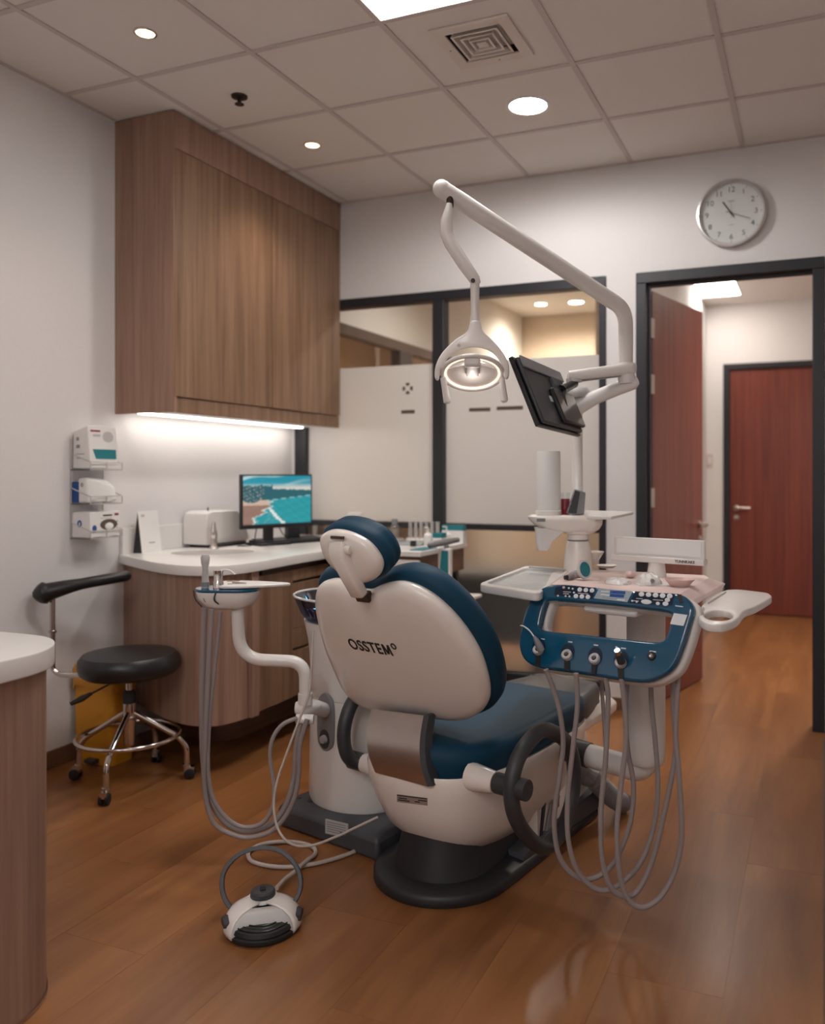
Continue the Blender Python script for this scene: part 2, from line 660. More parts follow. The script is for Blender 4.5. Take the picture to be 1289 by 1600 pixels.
# back wall with the window opening and the doorway notch
WX0, WX1, WZ0, WZ1 = -3.19, -1.098, 0.10, 2.463
DX0, DX1, DZ1 = -0.926, 0.050, 2.461
outer = [(XL, 0), (DX0, 0), (DX0, DZ1), (DX1, DZ1), (DX1, 0), (XR + 0.1, 0), (XR + 0.1, ZC + 0.1), (XL, ZC + 0.1)]
hole = [(WX0, WZ0), (WX1, WZ0), (WX1, WZ1), (WX0, WZ1)]
strct('wall_back', plate([outer, hole], V(0, YB + 0.1, 0), V(1, 0, 0), V(0, 0, 1), V(0, -1, 0), 0.1), M['wall'])
strct('baseboard_back', G().box(WX1 + 0.002, DX0 - 0.002, YB - 0.012, YB, 0.001, 0.07), M['skirt'])
strct('baseboard_left', G().box(XL, XL + 0.012, YF, 3.3, 0.001, 0.08), M['skirt'])

# suspended ceiling: slab, tiles, rails
ceil = strct('ceiling', G().box(XL - 0.1, XR + 0.1, YF, YB + 0.1, ZC + 0.03, ZC + 0.12), M['tile'])
gx = [XL, -2.78, -2.165, -1.56, -0.955, -0.358, 0.245, 0.85, XR]
gy = [YF, -2.575, -1.97, -1.365, -0.76, -0.155, 0.45, 1.055, 1.66, 2.265, 2.868, 3.468, 4.078, YB]
tile_cache = {}
PANELS = ((3, 9), (3, 3), (5, 3), (3, 1), (5, 1))          # panel cells (gx index, gy index); all but the first added as unseen fill
for i in range(len(gx) - 1):
    for j in range(len(gy) - 1):
        if (i, j) in PANELS:
            continue
        w, h = gx[i + 1] - gx[i], gy[j + 1] - gy[j]
        key = (round(w, 3), round(h, 3), (i, j) == (3, 10))
        if key not in tile_cache:
            if key[2]:
                lp = [[(0.003, 0.003), (w - 0.003, 0.003), (w - 0.003, h - 0.003), (0.003, h - 0.003)], [(0.174, 0.151), (0.454, 0.151), (0.454, 0.431), (0.174, 0.431)]]
                g = plate(lp, V(0, 0, 0), V(1, 0, 0), V(0, 1, 0), V(0, 0, 1), 0.02)
            else:
                g = G().box(0.003, w - 0.003, 0.003, h - 0.003, 0, 0.02)
            t = part('ceiling_tile', g, M['tile'], None, loc=(0, 0, 0))
            tile_cache[key] = t.data
        else:
            t = bpy.data.objects.new('ceiling_tile', tile_cache[key])
            COL.objects.link(t)
        t.parent = ceil
        t.location = Vector((gx[i], gy[j], ZC)) - ORIG[ceil.name]
for a in gx[1:-1]:
    part('tee_rail', G().box(a - 0.012, a + 0.012, YF + 0.002, YB - 0.002, ZC - 0.006, ZC - 0.0005), M['tee'], ceil)
for b in gy[1:-1]:
    for i in range(len(gx) - 1):
        part('tee_rail', G().box(gx[i] + 0.0125, gx[i + 1] - 0.0125, b - 0.012, b + 0.012, ZC - 0.0055, ZC - 0.0005), M['tee'], ceil)
part('wall_angle', G().box(XL, XL + 0.02, YF, 3.17, ZC - 0.006, ZC - 0.0005), M['tee'], ceil)
part('wall_angle', G().box(-2.83, XR, YB - 0.02, YB, ZC - 0.006, ZC - 0.0005), M['tee'], ceil)

# ------------------------------------------------------------------ interior window in the back wall
win = thing('window_1', V(-2.15, YB, WZ0), kind='structure')
fy0, fy1 = YB - 0.012, YB + 0.075
part('top_rail', G().box(WX0, WX1, fy0, fy1, 2.405, WZ1), M['navy'], win, bevel=0.003)
part('bottom_rail', G().box(WX0, WX1, fy0, fy1, WZ0, 0.152), M['navy'], win, bevel=0.003)
part('post', G().box(WX0, -3.105, fy0, fy1, 0.152, 2.405), M['navy'], win, bevel=0.003)
part('post', G().box(-2.183, -2.109, fy0 - 0.003, fy1, 0.152, 2.405), M['navy'], win, bevel=0.003)
part('post', G().box(-1.138, WX1, fy0, fy1, 0.152, 2.405), M['navy'], win, bevel=0.003)
bays = [(-3.105, -2.183), (-2.109, -1.138)]
for a, b in bays:
    part('mid_rail', G().box(a, b, fy0, fy1, 0.998, 1.033), M['navy'], win, bevel=0.003)
    part('glass_pane', G().box(a + 0.001, b - 0.001, YB + 0.03, YB + 0.036, 1.034, 2.404), M['glasspane'], win)
    part('frosted_film', G().box(a + 0.002, b - 0.002, YB + 0.0275, YB + 0.029, 1.035, 2.022), M['frost'], win, label='frosted white film on the lower part of the glass')
    part('frosted_pane', G().box(a + 0.001, b - 0.001, YB + 0.03, YB + 0.036, 0.153, 0.997), M['frostlow'], win)
# marks left in the film
yd = YB + 0.0262
c = onY(637, 607, yd)
for k in range(4):
    a = math.radians(90 * k)
    u, w = V(math.cos(a), 0, math.sin(a)), V(-math.sin(a), 0, math.cos(a))
    arc = [(0.036 * math.cos(math.radians(q)), 0.036 * math.sin(math.radians(q))) for q in range(-24, 25, 8)]
    arc += [(0.020 * math.cos(math.radians(q)), 0.020 * math.sin(math.radians(q))) for q in (30, -30)]
    part('logo_petal', plate([arc], c, u, w, V(0, -1, 0), 0.0008), M['brownframe'], win)
for (p0, p1) in (((627, 646), (648, 641)), ((733, 641.5), (766, 638.5)), ((776, 640), (817, 635))):
    a, b = onY(*p0, yd), onY(*p1, yd)
    zc = (a.z + b.z) / 2
    part('logo_bar', G().box(a.x, b.x, yd - 0.0006, yd + 0.0002, zc - 0.011, zc + 0.011), M['brownframe'], win)

# ------------------------------------------------------------------ doorway and open door
fr = thing('trim_1', V((DX0 + DX1) / 2, YB, 0), kind='structure')
part('door_jamb', G().box(DX0, -0.868, YB - 0.02, YB + 0.115, 0.0005, 2.40), M['navy'], fr, bevel=0.004)
part('door_jamb', G().box(-0.010, DX1, YB - 0.02, YB + 0.115, 0.0005, 2.40), M['navy'], fr, bevel=0.004)
part('door_head', G().box(DX0, DX1, YB - 0.02, YB + 0.115, 2.40, DZ1), M['navy'], fr, bevel=0.004)
part('door_stop', G().box(-0.868, -0.853, YB + 0.03, YB + 0.06, 0.0005, 2.385), M['navy'], fr)
part('door_stop', G().box(-0.868, -0.010, YB + 0.03, YB + 0.06, 2.385, 2.40), M['navy'], fr)
hx, hy = -0.862, YB + 0.125
tip = V(-0.672, 5.585, 0)
du = (tip - V(hx, hy, 0))
dl = du.length
du.normalize()
dn = V(du.y, -du.x, 0)              # towards the room's right
od = thing('door_1', V(hx, hy, 0), kind='structure')
part('door_leaf', G().obox(V(hx, hy, 1.197) + du * (dl / 2 + 0.004) - dn * 0.02, du * (dl / 2), dn * 0.02, V(0, 0, 1.189)), M['mahogany'], od, bevel=0.003)
for z in (0.25, 1.2, 1.85, 2.17):
    part('hinge', G().obox(V(hx, hy, z) + dn * 0.004 - du * 0.004, du * 0.028, dn * 0.003, V(0, 0, 0.055)), M['steel'], od)


def lever(parent, base, along, out, m=M['steel'], length=0.13):
    """a lever handle with its rose and the keyhole rose below"""
    h = part('handle', G().lathe(base, [(0.026, 0), (0.026, 0.008), (0.012, 0.012), (0.012, 0.045)], axis=out, seg=20).tube(arc_path([base + out * 0.040, base + out * 0.052, base + out * 0.052 + along * length], 0.012), 0.011), m, parent)
    part('keyhole_rose', G().lathe(base - UP * 0.095, [(0.024, 0), (0.024, 0.007), (0.009, 0.009), (0.009, 0.016)], axis=out, seg=18), m, parent)
    return h


lever(od, V(hx, hy, 1.01) + du * (dl - 0.055) + dn * 0.0005, -du, dn)
lever(od, V(hx, hy, 1.01) + du * (dl - 0.055) - dn * 0.0405, -du, -dn)

# ------------------------------------------------------------------ corridor behind the doorway
HY = 8.35
strct('wall_corridor_end', plate([[(-1.05, 0), (-0.81, 0), (-0.81, 2.385), (0.20, 2.385), (0.20, 0), (1.5, 0), (1.5, 3.02), (-1.05, 3.02)]], V(0, HY + 0.1, 0), V(1, 0, 0), V(0, 0, 1), V(0, -1, 0), 0.1), M['wall'])
strct('wall_corridor_left', G().box(-1.05, -0.97, YB + 0.1, HY, 0, 3.02), M['wall'])
strct('wall_corridor_right', G().box(1.4, 1.5, YB + 0.1, HY, 0, 3.02), M['wall'])
strct('ceiling_corridor', plate([[(-1.05, YB + 0.1), (1.5, YB + 0.1), (1.5, HY), (-1.05, HY)], [(-0.965, 7.345), (-0.61, 7.345), (-0.61, 7.95), (-0.965, 7.95)]], V(0, 0, 2.96), V(1, 0, 0), V(0, 1, 0), V(0, 0, 1), 0.06), M['tile'])
hf = thing('trim_2', V(-0.3, HY, 0), kind='structure')
part('door_jamb', G().box(-0.81, -0.752, HY - 0.02, HY + 0.1, 0.0005, 2.33), M['navy'], hf, bevel=0.004)
part('door_jamb', G().box(0.145, 0.20, HY - 0.02, HY + 0.1, 0.0005, 2.33), M['navy'], hf, bevel=0.004)
part('door_head', G().box(-0.81, 0.20, HY - 0.02, HY + 0.1, 2.33, 2.385), M['navy'], hf, bevel=0.004)
d2 = thing('door_2', V(-0.3, HY, 0), kind='structure')
part('door_leaf', G().box(-0.750, 0.143, HY + 0.005, HY + 0.045, 0.008, 2.327), M['mahogany'], d2, bevel=0.003)
lever(d2, V(-0.69, HY + 0.0045, 1.01), V(1, 0, 0), V(0, -1, 0))
sw = thing('light_switch', V(-0.936, HY, 1.38), 'beige light switch on the corridor wall left of the far door', 'light switch')
part('plate', G().box(-0.966, -0.908, HY - 0.010, HY - 0.0005, 1.40, 1.525), M['switch'], sw, bevel=0.003)
part('rocker', G().box(-0.952, -0.922, HY - 0.014, HY - 0.0095, 1.43, 1.495), M['white'], sw, bevel=0.002)
pl = thing('corridor_light', V(-0.8, 7.65, 2.96), 'bright square panel light in the corridor ceiling beyond the doorway', 'ceiling light')
part('diffuser', G().box(-0.955, -0.62, 7.355, 7.94, 2.962, 2.972), M['hall_light'], pl)
part('frame', plate([[(-0.964, 7.346), (-0.611, 7.346), (-0.611, 7.949), (-0.964, 7.949)], [(-0.954, 7.356), (-0.621, 7.356), (-0.621, 7.939), (-0.954, 7.939)]], V(0, 0, 2.956), V(1, 0, 0), V(0, 1, 0), V(0, 0, 1), 0.016), M['white'], pl)

# ------------------------------------------------------------------ room behind the interior window

NX0, NX1, NY1, NZ = -3.12, -1.05, 9.15, 3.14
strct('wall_next_left', plate([[(YB + 0.1, 0), (NY1, 0), (NY1, NZ), (YB + 0.1, NZ)], [(4.86, 0.10), (7.6, 0.10), (7.6, 2.41), (4.86, 2.41)]], V(NX0 - 0.08, 0, 0), V(0, 1, 0), V(0, 0, 1), V(1, 0, 0), 0.08), M['creamwall'])
strct('wall_next_end', G().box(NX0 - 0.08, NX1, NY1, NY1 + 0.1, 0, NZ), M['tanwall'])
strct('wall_next_right', G().box(NX1, NX1 + 0.001, HY, NY1, 0, NZ), M['creamwall'])
strct('ceiling_next', G().box(-4.9, NX1, YB + 0.1, NY1 + 0.1, NZ, NZ + 0.05), M['creamwall'])
strct('wall_far_left', G().box(-4.9, -4.8, YB + 0.1, NY1 + 0.1, 0, NZ), M['tanwall'])
strct('wall_far_near', G().box(-4.8, NX0 - 0.08, YB + 0.1, YB + 0.2, 0, NZ), M['tanwall'])
strct('wall_far_end', G().box(-4.8, NX0 - 0.08, NY1, NY1 + 0.1, 0, NZ), M['tanwall'])
strct('floor_next', G().box(XL - 0.1, NX1, YB + 0.1, NY1 + 0.1, -0.0021, 0.0), M['floor'])
strct('wall_next_low', G().box(-1.72, -1.10, 6.2, 6.26, 0, 1.0), M['tanwall'])
strct('floor_far_left', G().box(-4.9, XL - 0.1, YB + 0.1, NY1 + 0.1, -0.06, -0.002), M['floor'])
w2 = thing('window_2', V(NX0, 6.2, 0.10), kind='structure')
part('top_rail', G().box(NX0 - 0.075, NX0 + 0.012, 4.86, 7.6, 2.335, 2.41), M['brownframe'], w2)
part('bottom_rail', G().box(NX0 - 0.075, NX0 + 0.012, 4.86, 7.6, 0.10, 0.16), M['brownframe'], w2)
for y in (4.86, 6.06, 7.53):
    part('post', G().box(NX0 - 0.075, NX0 + 0.012, y, y + (0.22 if y == 6.06 else 0.07), 0.16, 2.335), M['brownframe'] if y != 6.06 else M['navy'], w2)
for a, b in ((4.93, 6.06), (6.28, 7.53)):
    part('glass_pane', G().box(NX0 - 0.03, NX0 - 0.024, a, b, 0.16, 2.335), M['glasspane'], w2)
strct('wall_next_pier', G().box(-1.95, NX1, 7.9, 7.98, 0, NZ), M['creamwall'])
bench = thing('storage_bench', V(-1.9, 5.4, 0), 'grey low bench seen blurred through the frosted lower glass', 'bench')
part('seat', G().box(-2.9, -1.62, 5.12, 5.65, 0.60, 0.68), M['benchgrey'], bench, bevel=0.01)
part('body', G().box(-2.86, -1.66, 5.16, 5.62, 0.22, 0.5995), M['benchgrey'], bench, bevel=0.006)
for xx in (-2.8, -2.25, -1.72):
    part('leg', G().box(xx - 0.03, xx + 0.03, 5.3, 5.5, 0.0005, 0.2195), M['benchgrey'], bench)


def round_light(name, c, r, lens, rimm, label, power=0, colr=(1, 1, 1), size=None, spread=None, group=None, depth=0.004, blend=0.9):
    t = thing(name, c, label, 'ceiling light', group)
    part('trim_ring', G().lathe(c, [(r * 1.22, 0.0), (r * 1.22, -depth), (r * 1.05, -depth - 0.002), (r, -depth), (r, -0.0005), (r * 1.1, 0.0)], seg=40, caps=False), rimm, t)
    part('lens', G().lathe(c, [(r * 0.995, -0.003), (r * 0.7, -0.0036), (0.001, -0.004)], seg=40), lens, t)
    if power:
        ld = bpy.data.lights.new('lamp_light', 'SPOT')
        ld.energy = power
        ld.color = colr
        ld.spot_size = math.radians(spread or 130)
        ld.spot_blend = blend
        ld.shadow_soft_size = r
        lo = bpy.data.objects.new('lamp_light', ld)
        COL.objects.link(lo)
        lo.parent = t
        lo.location = (0, 0, -0.02)
    return t


round_light('corridor_fill_light', V(0.25, 6.0, 2.9595), 0.09, M['next_light'], M['white'], 'added unseen round downlight past the doorway head, brightening the corridor floor', 95, (1, 0.90, 0.78), spread=160)  # extra lamp out of view, added to brighten the corridor floor
for k, (px, py) in enumerate(((845, 475), (900, 472))):
    c = onZ(px, py, NZ - 0.001)
    round_light('downlight', c, 0.06 if k == 0 else 0.075, M['next_light'], M['white'], 'left of the two round downlights seen through the clear upper glass' if k == 0 else 'right and larger of the two round downlights seen through the clear upper glass', 38, (1, 0.95, 0.86), spread=160, group='downlights in the room behind the glass')
round_light('downlight', V(-2.1, 5.75, NZ - 0.001), 0.09, M['next_light'], M['white'], 'round downlight in the room behind the glass, nearest the glass and hidden above it', 44, (1, 0.97, 0.92), spread=160, group='downlights in the room behind the glass')
round_light('downlight', V(-4.0, 6.6, NZ - 0.001), 0.09, M['next_light'], M['white'], 'round downlight in the tan room beyond the second glass partition', 80, (1, 0.76, 0.5), spread=160, group='downlights in the room behind the glass')

# ------------------------------------------------------------------ ceiling fixtures of the surgery
for (i, j), lab in zip(PANELS, ('large bright square light panel set in the ceiling grid near the vent', 'added square light panel behind the camera for fill light, left one of the nearer pair', 'added square light panel behind the camera for fill light, right one of the nearer pair', 'added square light panel behind the camera for fill light, left one by the front wall', 'added square light panel behind the camera for fill light, right one by the front wall')):
    x0, x1, y0, y1 = gx[i], gx[i + 1], gy[j], gy[j + 1]
    pt = thing('panel_light', V((x0 + x1) / 2, (y0 + y1) / 2, ZC), lab, 'ceiling light')
    part('diffuser', G().box(x0 + 0.012, x1 - 0.012, y0 + 0.012, y1 - 0.012, ZC + 0.002, ZC + 0.008), M['panel_light'], pt)
    part('frame', plate([[(x0 + 0.0005, y0 + 0.0005), (x1 - 0.0005, y0 + 0.0005), (x1 - 0.0005, y1 - 0.0005), (x0 + 0.0005, y1 - 0.0005)], [(x0 + 0.013, y0 + 0.013), (x1 - 0.013, y0 + 0.013), (x1 - 0.013, y1 - 0.013), (x0 + 0.013, y1 - 0.013)]], V(0, 0, ZC - 0.0045), V(1, 0, 0), V(0, 1, 0), V(0, 0, 1), 0.012), M['white'], pt)
round_light('round_downlight', onZ(825, 165, ZC - 0.0005), 0.088, M['round_light'], M['white'], 'wide bright white round downlight beside the ceiling vent', 15, (1, 0.97, 0.94), spread=176, blend=0.35)
for k, (px, py) in enumerate(((227, 51), (488, 226))):
    round_light('small_downlight', onZ(px, py, ZC - 0.0005), 0.036, M['spot_lens'], M['chrome'], 'small warm downlight nearest the left edge of the picture' if k == 0 else 'small warm downlight close to the tall wall cabinet doors', 6 if k == 0 else 9, (1, 0.76, 0.54), spread=110, group='small warm downlights')
sp = thing('fire_sprinkler', onZ(374, 150, ZC), 'dark fire sprinkler head in the ceiling between the small downlights', 'sprinkler')
c = onZ(374, 150, ZC - 0.0002)
part('rose', G().lathe(c, [(0.038, 0), (0.036, -0.008), (0.014, -0.014)], seg=24), M['bronze'], sp)
part('stem', G().lathe(c, [(0.010, -0.012), (0.008, -0.035), (0.012, -0.037)], seg=14), M['bronze'], sp)
part('deflector', G().lathe(c, [(0.022, -0.037), (0.022, -0.040)], seg=14), M['bronze'], sp)

# square air diffuser with nested louvres
VC = V(-1.246, 3.159, ZC - 0.0005)
vt = thing('air_vent', VC, 'square cream air diffuser with nested louvres in the ceiling', 'air vent')
part('face_frame', plate([[(-0.165, -0.165), (0.165, -0.165), (0.165, 0.165), (-0.165, 0.165)], [(-0.118, -0.118), (0.118, -0.118), (0.118, 0.118), (-0.118, 0.118)]], VC - V(0, 0, 0.010), V(1, 0, 0), V(0, 1, 0), V(0, 0, 1), 0.010, 0.002), M['ventpaint'], vt)


def sq(h, z):
    return [VC + V(a * h, b * h, z) for a, b in ((-1, -1), (1, -1), (1, 1), (-1, 1))]


part('duct', G().rings([sq(0.1178, -0.002), sq(0.1178, 0.035)], False, True), M['ventdark'], vt)
for h in (0.100, 0.072, 0.044):
    part('louvre', G().rings([sq(h - 0.010, 0.010), sq(h, -0.0125), sq(h - 0.009, -0.0125), sq(h - 0.013, 0.010)], False, False), M['ventpaint'], vt, angle=20)
part('centre_plate', G().rings([sq(0.020, -0.0125), sq(0.018, -0.004)], True, True), M['ventpaint'], vt)
for a, b in ((-0.142, 0.0), (0.02, 0.142)):
    part('screw', G().lathe(VC + V(a, b, -0.0102), [(0.004, 0), (0.003, -0.001)], seg=10), M['bronze'], vt)

# ------------------------------------------------------------------ wall clock
CC = onY(1143, 334.5, YB - 0.0005)
R = 0.181
ck = thing('wall_clock', CC, 'round silver-rimmed wall clock with black numerals above the doorway', 'clock')
ax = V(0, -1, 0)
part('case', G().lathe(CC, [(R * 0.97, 0), (R, 0.012), (R, 0.03), (R * 0.975, 0.044), (R * 0.93, 0.046), (R * 0.90, 0.034), (R * 0.89, 0.012)], axis=ax, seg=64, caps=False), M['clockrim'], ck)
part('dial', G().lathe(CC, [(R * 0.9, 0.014), (0.001, 0.0141)], axis=ax, seg=64), M['clockface'], ck)
fo = CC + ax * 0.0148
for k in range(1, 13):
    a = math.radians(90 - 30 * k)
    p = fo + V(math.cos(a), 0, math.sin(a)) * R * 0.70
    part('numeral', text(str(k), 0.040, p, V(1, 0, 0), V(0, 0, 1), ax, 0.0004), M['blackp'], ck)
    p = fo + V(math.cos(a), 0, math.sin(a)) * R * 0.845
    u = V(math.cos(a), 0, math.sin(a))
    part('tick', G().obox(p, u * 0.004, ax * 0.0004, u.cross(ax) * 0.0012), M['blackp'], ck)


def hand(name, ang, l0, l1, w, z, m):
    a = math.radians(ang)
    u = V(math.sin(a), 0, math.cos(a))
    part(name, G().obox(fo + ax * z + u * ((l1 - l0) / 2), u * ((l0 + l1) / 2), ax * 0.0006, u.cross(ax) * w), m, ck)


hand('hour_hand', -34, 0.024, 0.078, 0.0034, 0.004, M['blackp'])
hand('minute_hand', 112, 0.030, 0.106, 0.0022, 0.006, M['greyp'])
hand('second_hand', -1, 0.026, 0.068, 0.0009, 0.008, M['greyp'])
part('hub', G().lathe(fo, [(0.006, 0), (0.006, 0.010)], axis=ax, seg=16), M['blackp'], ck)
part('print_bar', G().obox(fo + V(0, 0, 0.066), V(0.017, 0, 0), V(0, 0.0003, 0), V(0, 0, 0.0022)), M['greyp'], ck)
part('print_bar', G().obox(fo + V(0, 0, -0.062), V(0.011, 0, 0), V(0, 0.0003, 0), V(0, 0, 0.0012)), M['greyp'], ck)
part('cover_glass', G().lathe(CC, [(R * 0.905, 0.036), (0.001, 0.0385)], axis=ax, seg=48), M['glasspane'], ck)

# ================================================================== left side: cabinets, counter and what stands on it
# ------------------------------------------------------------------ tall wall cabinet
CXF, CY0, CY1, CZ0 = -2.84, 3.175, 4.695, 1.634
wc = thing('wall_cabinet', V((XL + CXF) / 2, 3.9, CZ0), 'tall oak laminate wall cabinet with four plain doors up to the ceiling', 'cabinet')
part('side_panel', G().box(XL + 0.002, CXF - 0.004, CY0, CY0 + 0.02, CZ0, ZC - 0.007), M['oak_side'], wc)
part('carcass', G().box(XL + 0.002, CXF - 0.030, CY0 + 0.0205, CY1, CZ0 + 0.02, ZC - 0.007), M['oak_dark'], wc)
part('bottom_rail', G().box(CXF - 0.040, CXF - 0.012, CY0 + 0.001, CY1, CZ0, 1.708), M['oak'], wc, bevel=0.001)
part('bottom_board', G().box(XL + 0.03, CXF - 0.045, CY0 + 0.021, CY1, CZ0 + 0.008, CZ0 + 0.0195), M['white_matt'], wc)
part('top_filler', G().box(CXF - 0.03, CXF - 0.003, CY0 + 0.001, CY1, 2.905, ZC - 0.007), M['oak_side'], wc, bevel=0.001)
ys = [CY0 + 0.003, 3.577, 3.962, 4.344, CY1]
for k in range(4):
    part('door', G().box(CXF - 0.029, CXF - 0.004 + (0.003 if k % 2 == 0 else 0), ys[k] + 0.0015, ys[k + 1] - 0.0015, 1.711, 2.901), M['oak'], wc, bevel=0.0015)
part('led_strip', G().box(XL + 0.09, XL + 0.125, CY0 + 0.06, CY1 - 0.06, CZ0 + 0.0005, CZ0 + 0.0075), M['led'], wc)

# ------------------------------------------------------------------ floating base unit with curved end
WT = 0.936
edge = [(-3.213, 3.200), (-3.02, 3.095), (-2.80, 2.985), (-2.62, 2.925), (-2.50, 2.925), (-2.41, 2.975), (-2.366, 3.08), (-2.357, 3.20)]
ecurve = [(p.x, p.y) for p in smooth_path([V(a, b, 0) for a, b in edge], 6)]
top_out = ecurve + [(-2.372, 3.5), (-2.376, YB - 0.014), (-3.213, YB - 0.014)]
sinkc, sinkr = (-2.862, 3.478), (0.205, 0.165)
sa = math.radians(35)
sink = []
for k in range(40):
    q = 2 * math.pi * k / 40
    sx, sy = sinkr[0] * math.cos(q), sinkr[1] * math.sin(q)
    sink.append((sinkc[0] + sx * math.cos(sa) - sy * math.sin(sa), sinkc[1] + sx * math.sin(sa) + sy * math.cos(sa)))
wt = thing('worktop', V(-2.8, 3.9, WT - 0.045), 'white solid worktop with a curved end and an oval sink cut in', 'worktop')
part('slab', plate([top_out, sink], V(0, 0, WT - 0.045), V(1, 0, 0), V(0, 1, 0), V(0, 0, 1), 0.045, 0.003), M['worktop'], wt)
part('upstand', G().box(-3.2135, -3.194, 3.205, YB - 0.03, WT + 0.0002, WT + 0.128), M['worktop'], wt, bevel=0.002)
bas = G().rings([[V(a, b, WT - 0.012) for a, b in sink], [V(sinkc[0] + (a - sinkc[0]) * 0.97, sinkc[1] + (b - sinkc[1]) * 0.97, WT - 0.05) for a, b in sink], [V(sinkc[0] + (a - sinkc[0]) * 0.85, sinkc[1] + (b - sinkc[1]) * 0.85, WT - 0.12) for a, b in sink], [V(sinkc[0] + (a - sinkc[0]) * 0.3, sinkc[1] + (b - sinkc[1]) * 0.3, WT - 0.15) for a, b in sink]], False, True)
part('basin', bas, M['white'], wt)

FX = -2.405
ZB = 0.225
bc = thing('base_cabinet', V(-2.8, 3.9, 0), 'oak laminate base cabinet under the white worktop with a curved end and drawers', 'cabinet')
y_a, y_b = onX(385, 1000, FX).y, onX(457.5, 1000, FX).y


def inset(pts, d):
    out = []
    for i, (a, b) in enumerate(pts):
        p0 = pts[max(i - 1, 0)]
        p1 = pts[min(i + 1, len(pts) - 1)]
        tx, ty = p1[0] - p0[0], p1[1] - p0[1]
        l = math.hypot(tx, ty) or 1
        out.append((a - ty / l * d, b + tx / l * d))
    return out


cv = inset(ecurve, 0.035)
cv[0] = (-3.213, cv[0][1])
cv = [p for p in cv if p[0] <= FX + 0.03]
cv.append((FX + 0.012, y_a - 0.001))
inner = [(a + 0.0, b) for a, b in inset(cv, 0.02)]
inner[0] = (-3.213, inner[0][1])
part('curved_panel', G().prism([V(a, b, ZB) for a, b in cv] + [V(a, b, ZB) for a, b in reversed(inner)], (0, 0, WT - 0.046 - ZB)), M['oak_side'], bc, angle=30)
part('carcass', G().box(-3.21, FX - 0.022, 3.30, YB - 0.02, ZB + 0.002, WT - 0.0465), M['oak_dark'], bc)
zt = onX(457.5, 891, FX).z
part('door', G().box(FX - 0.02, FX, y_a + 0.001, y_b - 0.0015, ZB, zt), M['oak'], bc, bevel=0.001)
zs = [zt, onX(457.5, 912, FX).z, onX(457.5, 983, FX).z, onX(457.5, 1018, FX).z, ZB]
gaps = [0.004, 0.003, 0.012, 0.0]
for k in range(4):
    part('drawer', G().box(FX - 0.02, FX, y_b + 0.0015, 4.14, zs[k + 1] + (0.014 if k in (0, 2) else 0.003), zs[k]), M['oak'], bc, bevel=0.001)
part('door', G().box(FX - 0.02, FX, 4.143, YB - 0.02, ZB, zt), M['oak'], bc, bevel=0.001)
part('plinth', G().prism([V(a, b, 0.0005) for a, b in [(-3.2, 3.50), (-3.0, 3.415), (-2.86, 3.375), (-2.77, 3.385), (-2.71, 3.43), (-2.692, 3.50), (-2.690, YB - 0.02), (-3.2, YB - 0.02)]], (0, 0, ZB + 0.0005)), M['skirt'], bc, angle=50)

# ------------------------------------------------------------------ tap
tb = onZ(334, 857, WT + 0.0003)
tp = thing('tap', tb, 'small chrome tap standing behind the oval sink', 'tap')
dirn = (V(sinkc[0], sinkc[1], 0) - V(tb.x, tb.y, 0)).normalized()
part('body', G().lathe(tb, [(0.026, 0), (0.025, 0.006), (0.018, 0.012), (0.018, 0.085), (0.015, 0.10)], seg=20), M['chrome'], tp)
part('spout', G().tube(arc_path([tb + V(0, 0, 0.07), tb + V(0, 0, 0.078) + dirn * 0.03, tb + V(0, 0, 0.07) + dirn * 0.12], 0.02), [0.011] * 8 + [0.010], seg=12), M['chrome'], tp)
part('lever', G().tube([tb + V(0, 0, 0.10), tb + V(0, 0, 0.135), tb + V(0, 0, 0.138) - dirn * 0.035], [0.012, 0.010, 0.007], seg=10), M['chrome'], tp)

# ------------------------------------------------------------------ tent sign
a, b, cpt = onZ(208, 865, WT + 0.0004), onZ(222, 865, WT + 0.0004), onZ(253, 861, WT + 0.0004)
al = (cpt - b)
al.z = 0
apex = (a + b) / 2 + V(0, 0, 0.212)
ts = thing('tent_sign', (a + b + cpt) / 3, 'white tent-fold sign card with a black end on the worktop by the wall', 'sign')
part('card', G().prism([a, b, apex], al), M['white_matt'], ts, angle=20)
nd = (-al.normalized())
part('black_end', G().prism([a + nd * 0.0003 + V(0.001, 0, 0.002), b + nd * 0.0003 + V(-0.001, 0, 0.002), apex + nd * 0.0003 - V(0, 0, 0.006)], nd * 0.0006), M['blackp'], ts, angle=20)
up = (apex - b).normalized()
nn = al.normalized().cross(up)
part('print_line', G().obox(b + al * 0.55 + up * 0.05 + nn * 0.0006, al.normalized() * 0.02, nn * 0.0003, up * 0.0025), M['greyp'], ts)
part('print_mark', G().obox(b + al * 0.22 + up * 0.19 + nn * 0.0006, al.normalized() * 0.012, nn * 0.0003, up * 0.006), M['lightgrey'], ts)

# ------------------------------------------------------------------ white desk device by the wall
dv = thing('desk_printer', V(-3.1, 4.0, WT), 'white desk device with a sloping top edge beside the computer screen', 'printer')
X0, X1 = -3.19, -3.03
y0, y1 = onX(323, 820, X1).y, onX(384, 820, X1).y
zt2 = onX(340, 798, X1).z
prof = [(y0, WT + 0.016), (y1 + 0.03, WT + 0.016), (y1 + 0.03, WT + 0.05), (y1 - 0.03, zt2 - 0.045), (y1 - 0.075, zt2 - 0.004), (y0 + 0.05, zt2), (y0 + 0.01, zt2 - 0.012), (y0, zt2 - 0.05)]
part('body', G().prism([V(X0, q, z) for q, z in prof], (X1 - X0, 0, 0)), M['white'], dv, bevel=0.006)
part('base', G().box(X0 + 0.01, X1 + 0.03, y0 + 0.04, y1 - 0.01, WT + 0.0005, WT + 0.0155), M['black'], dv, bevel=0.003)
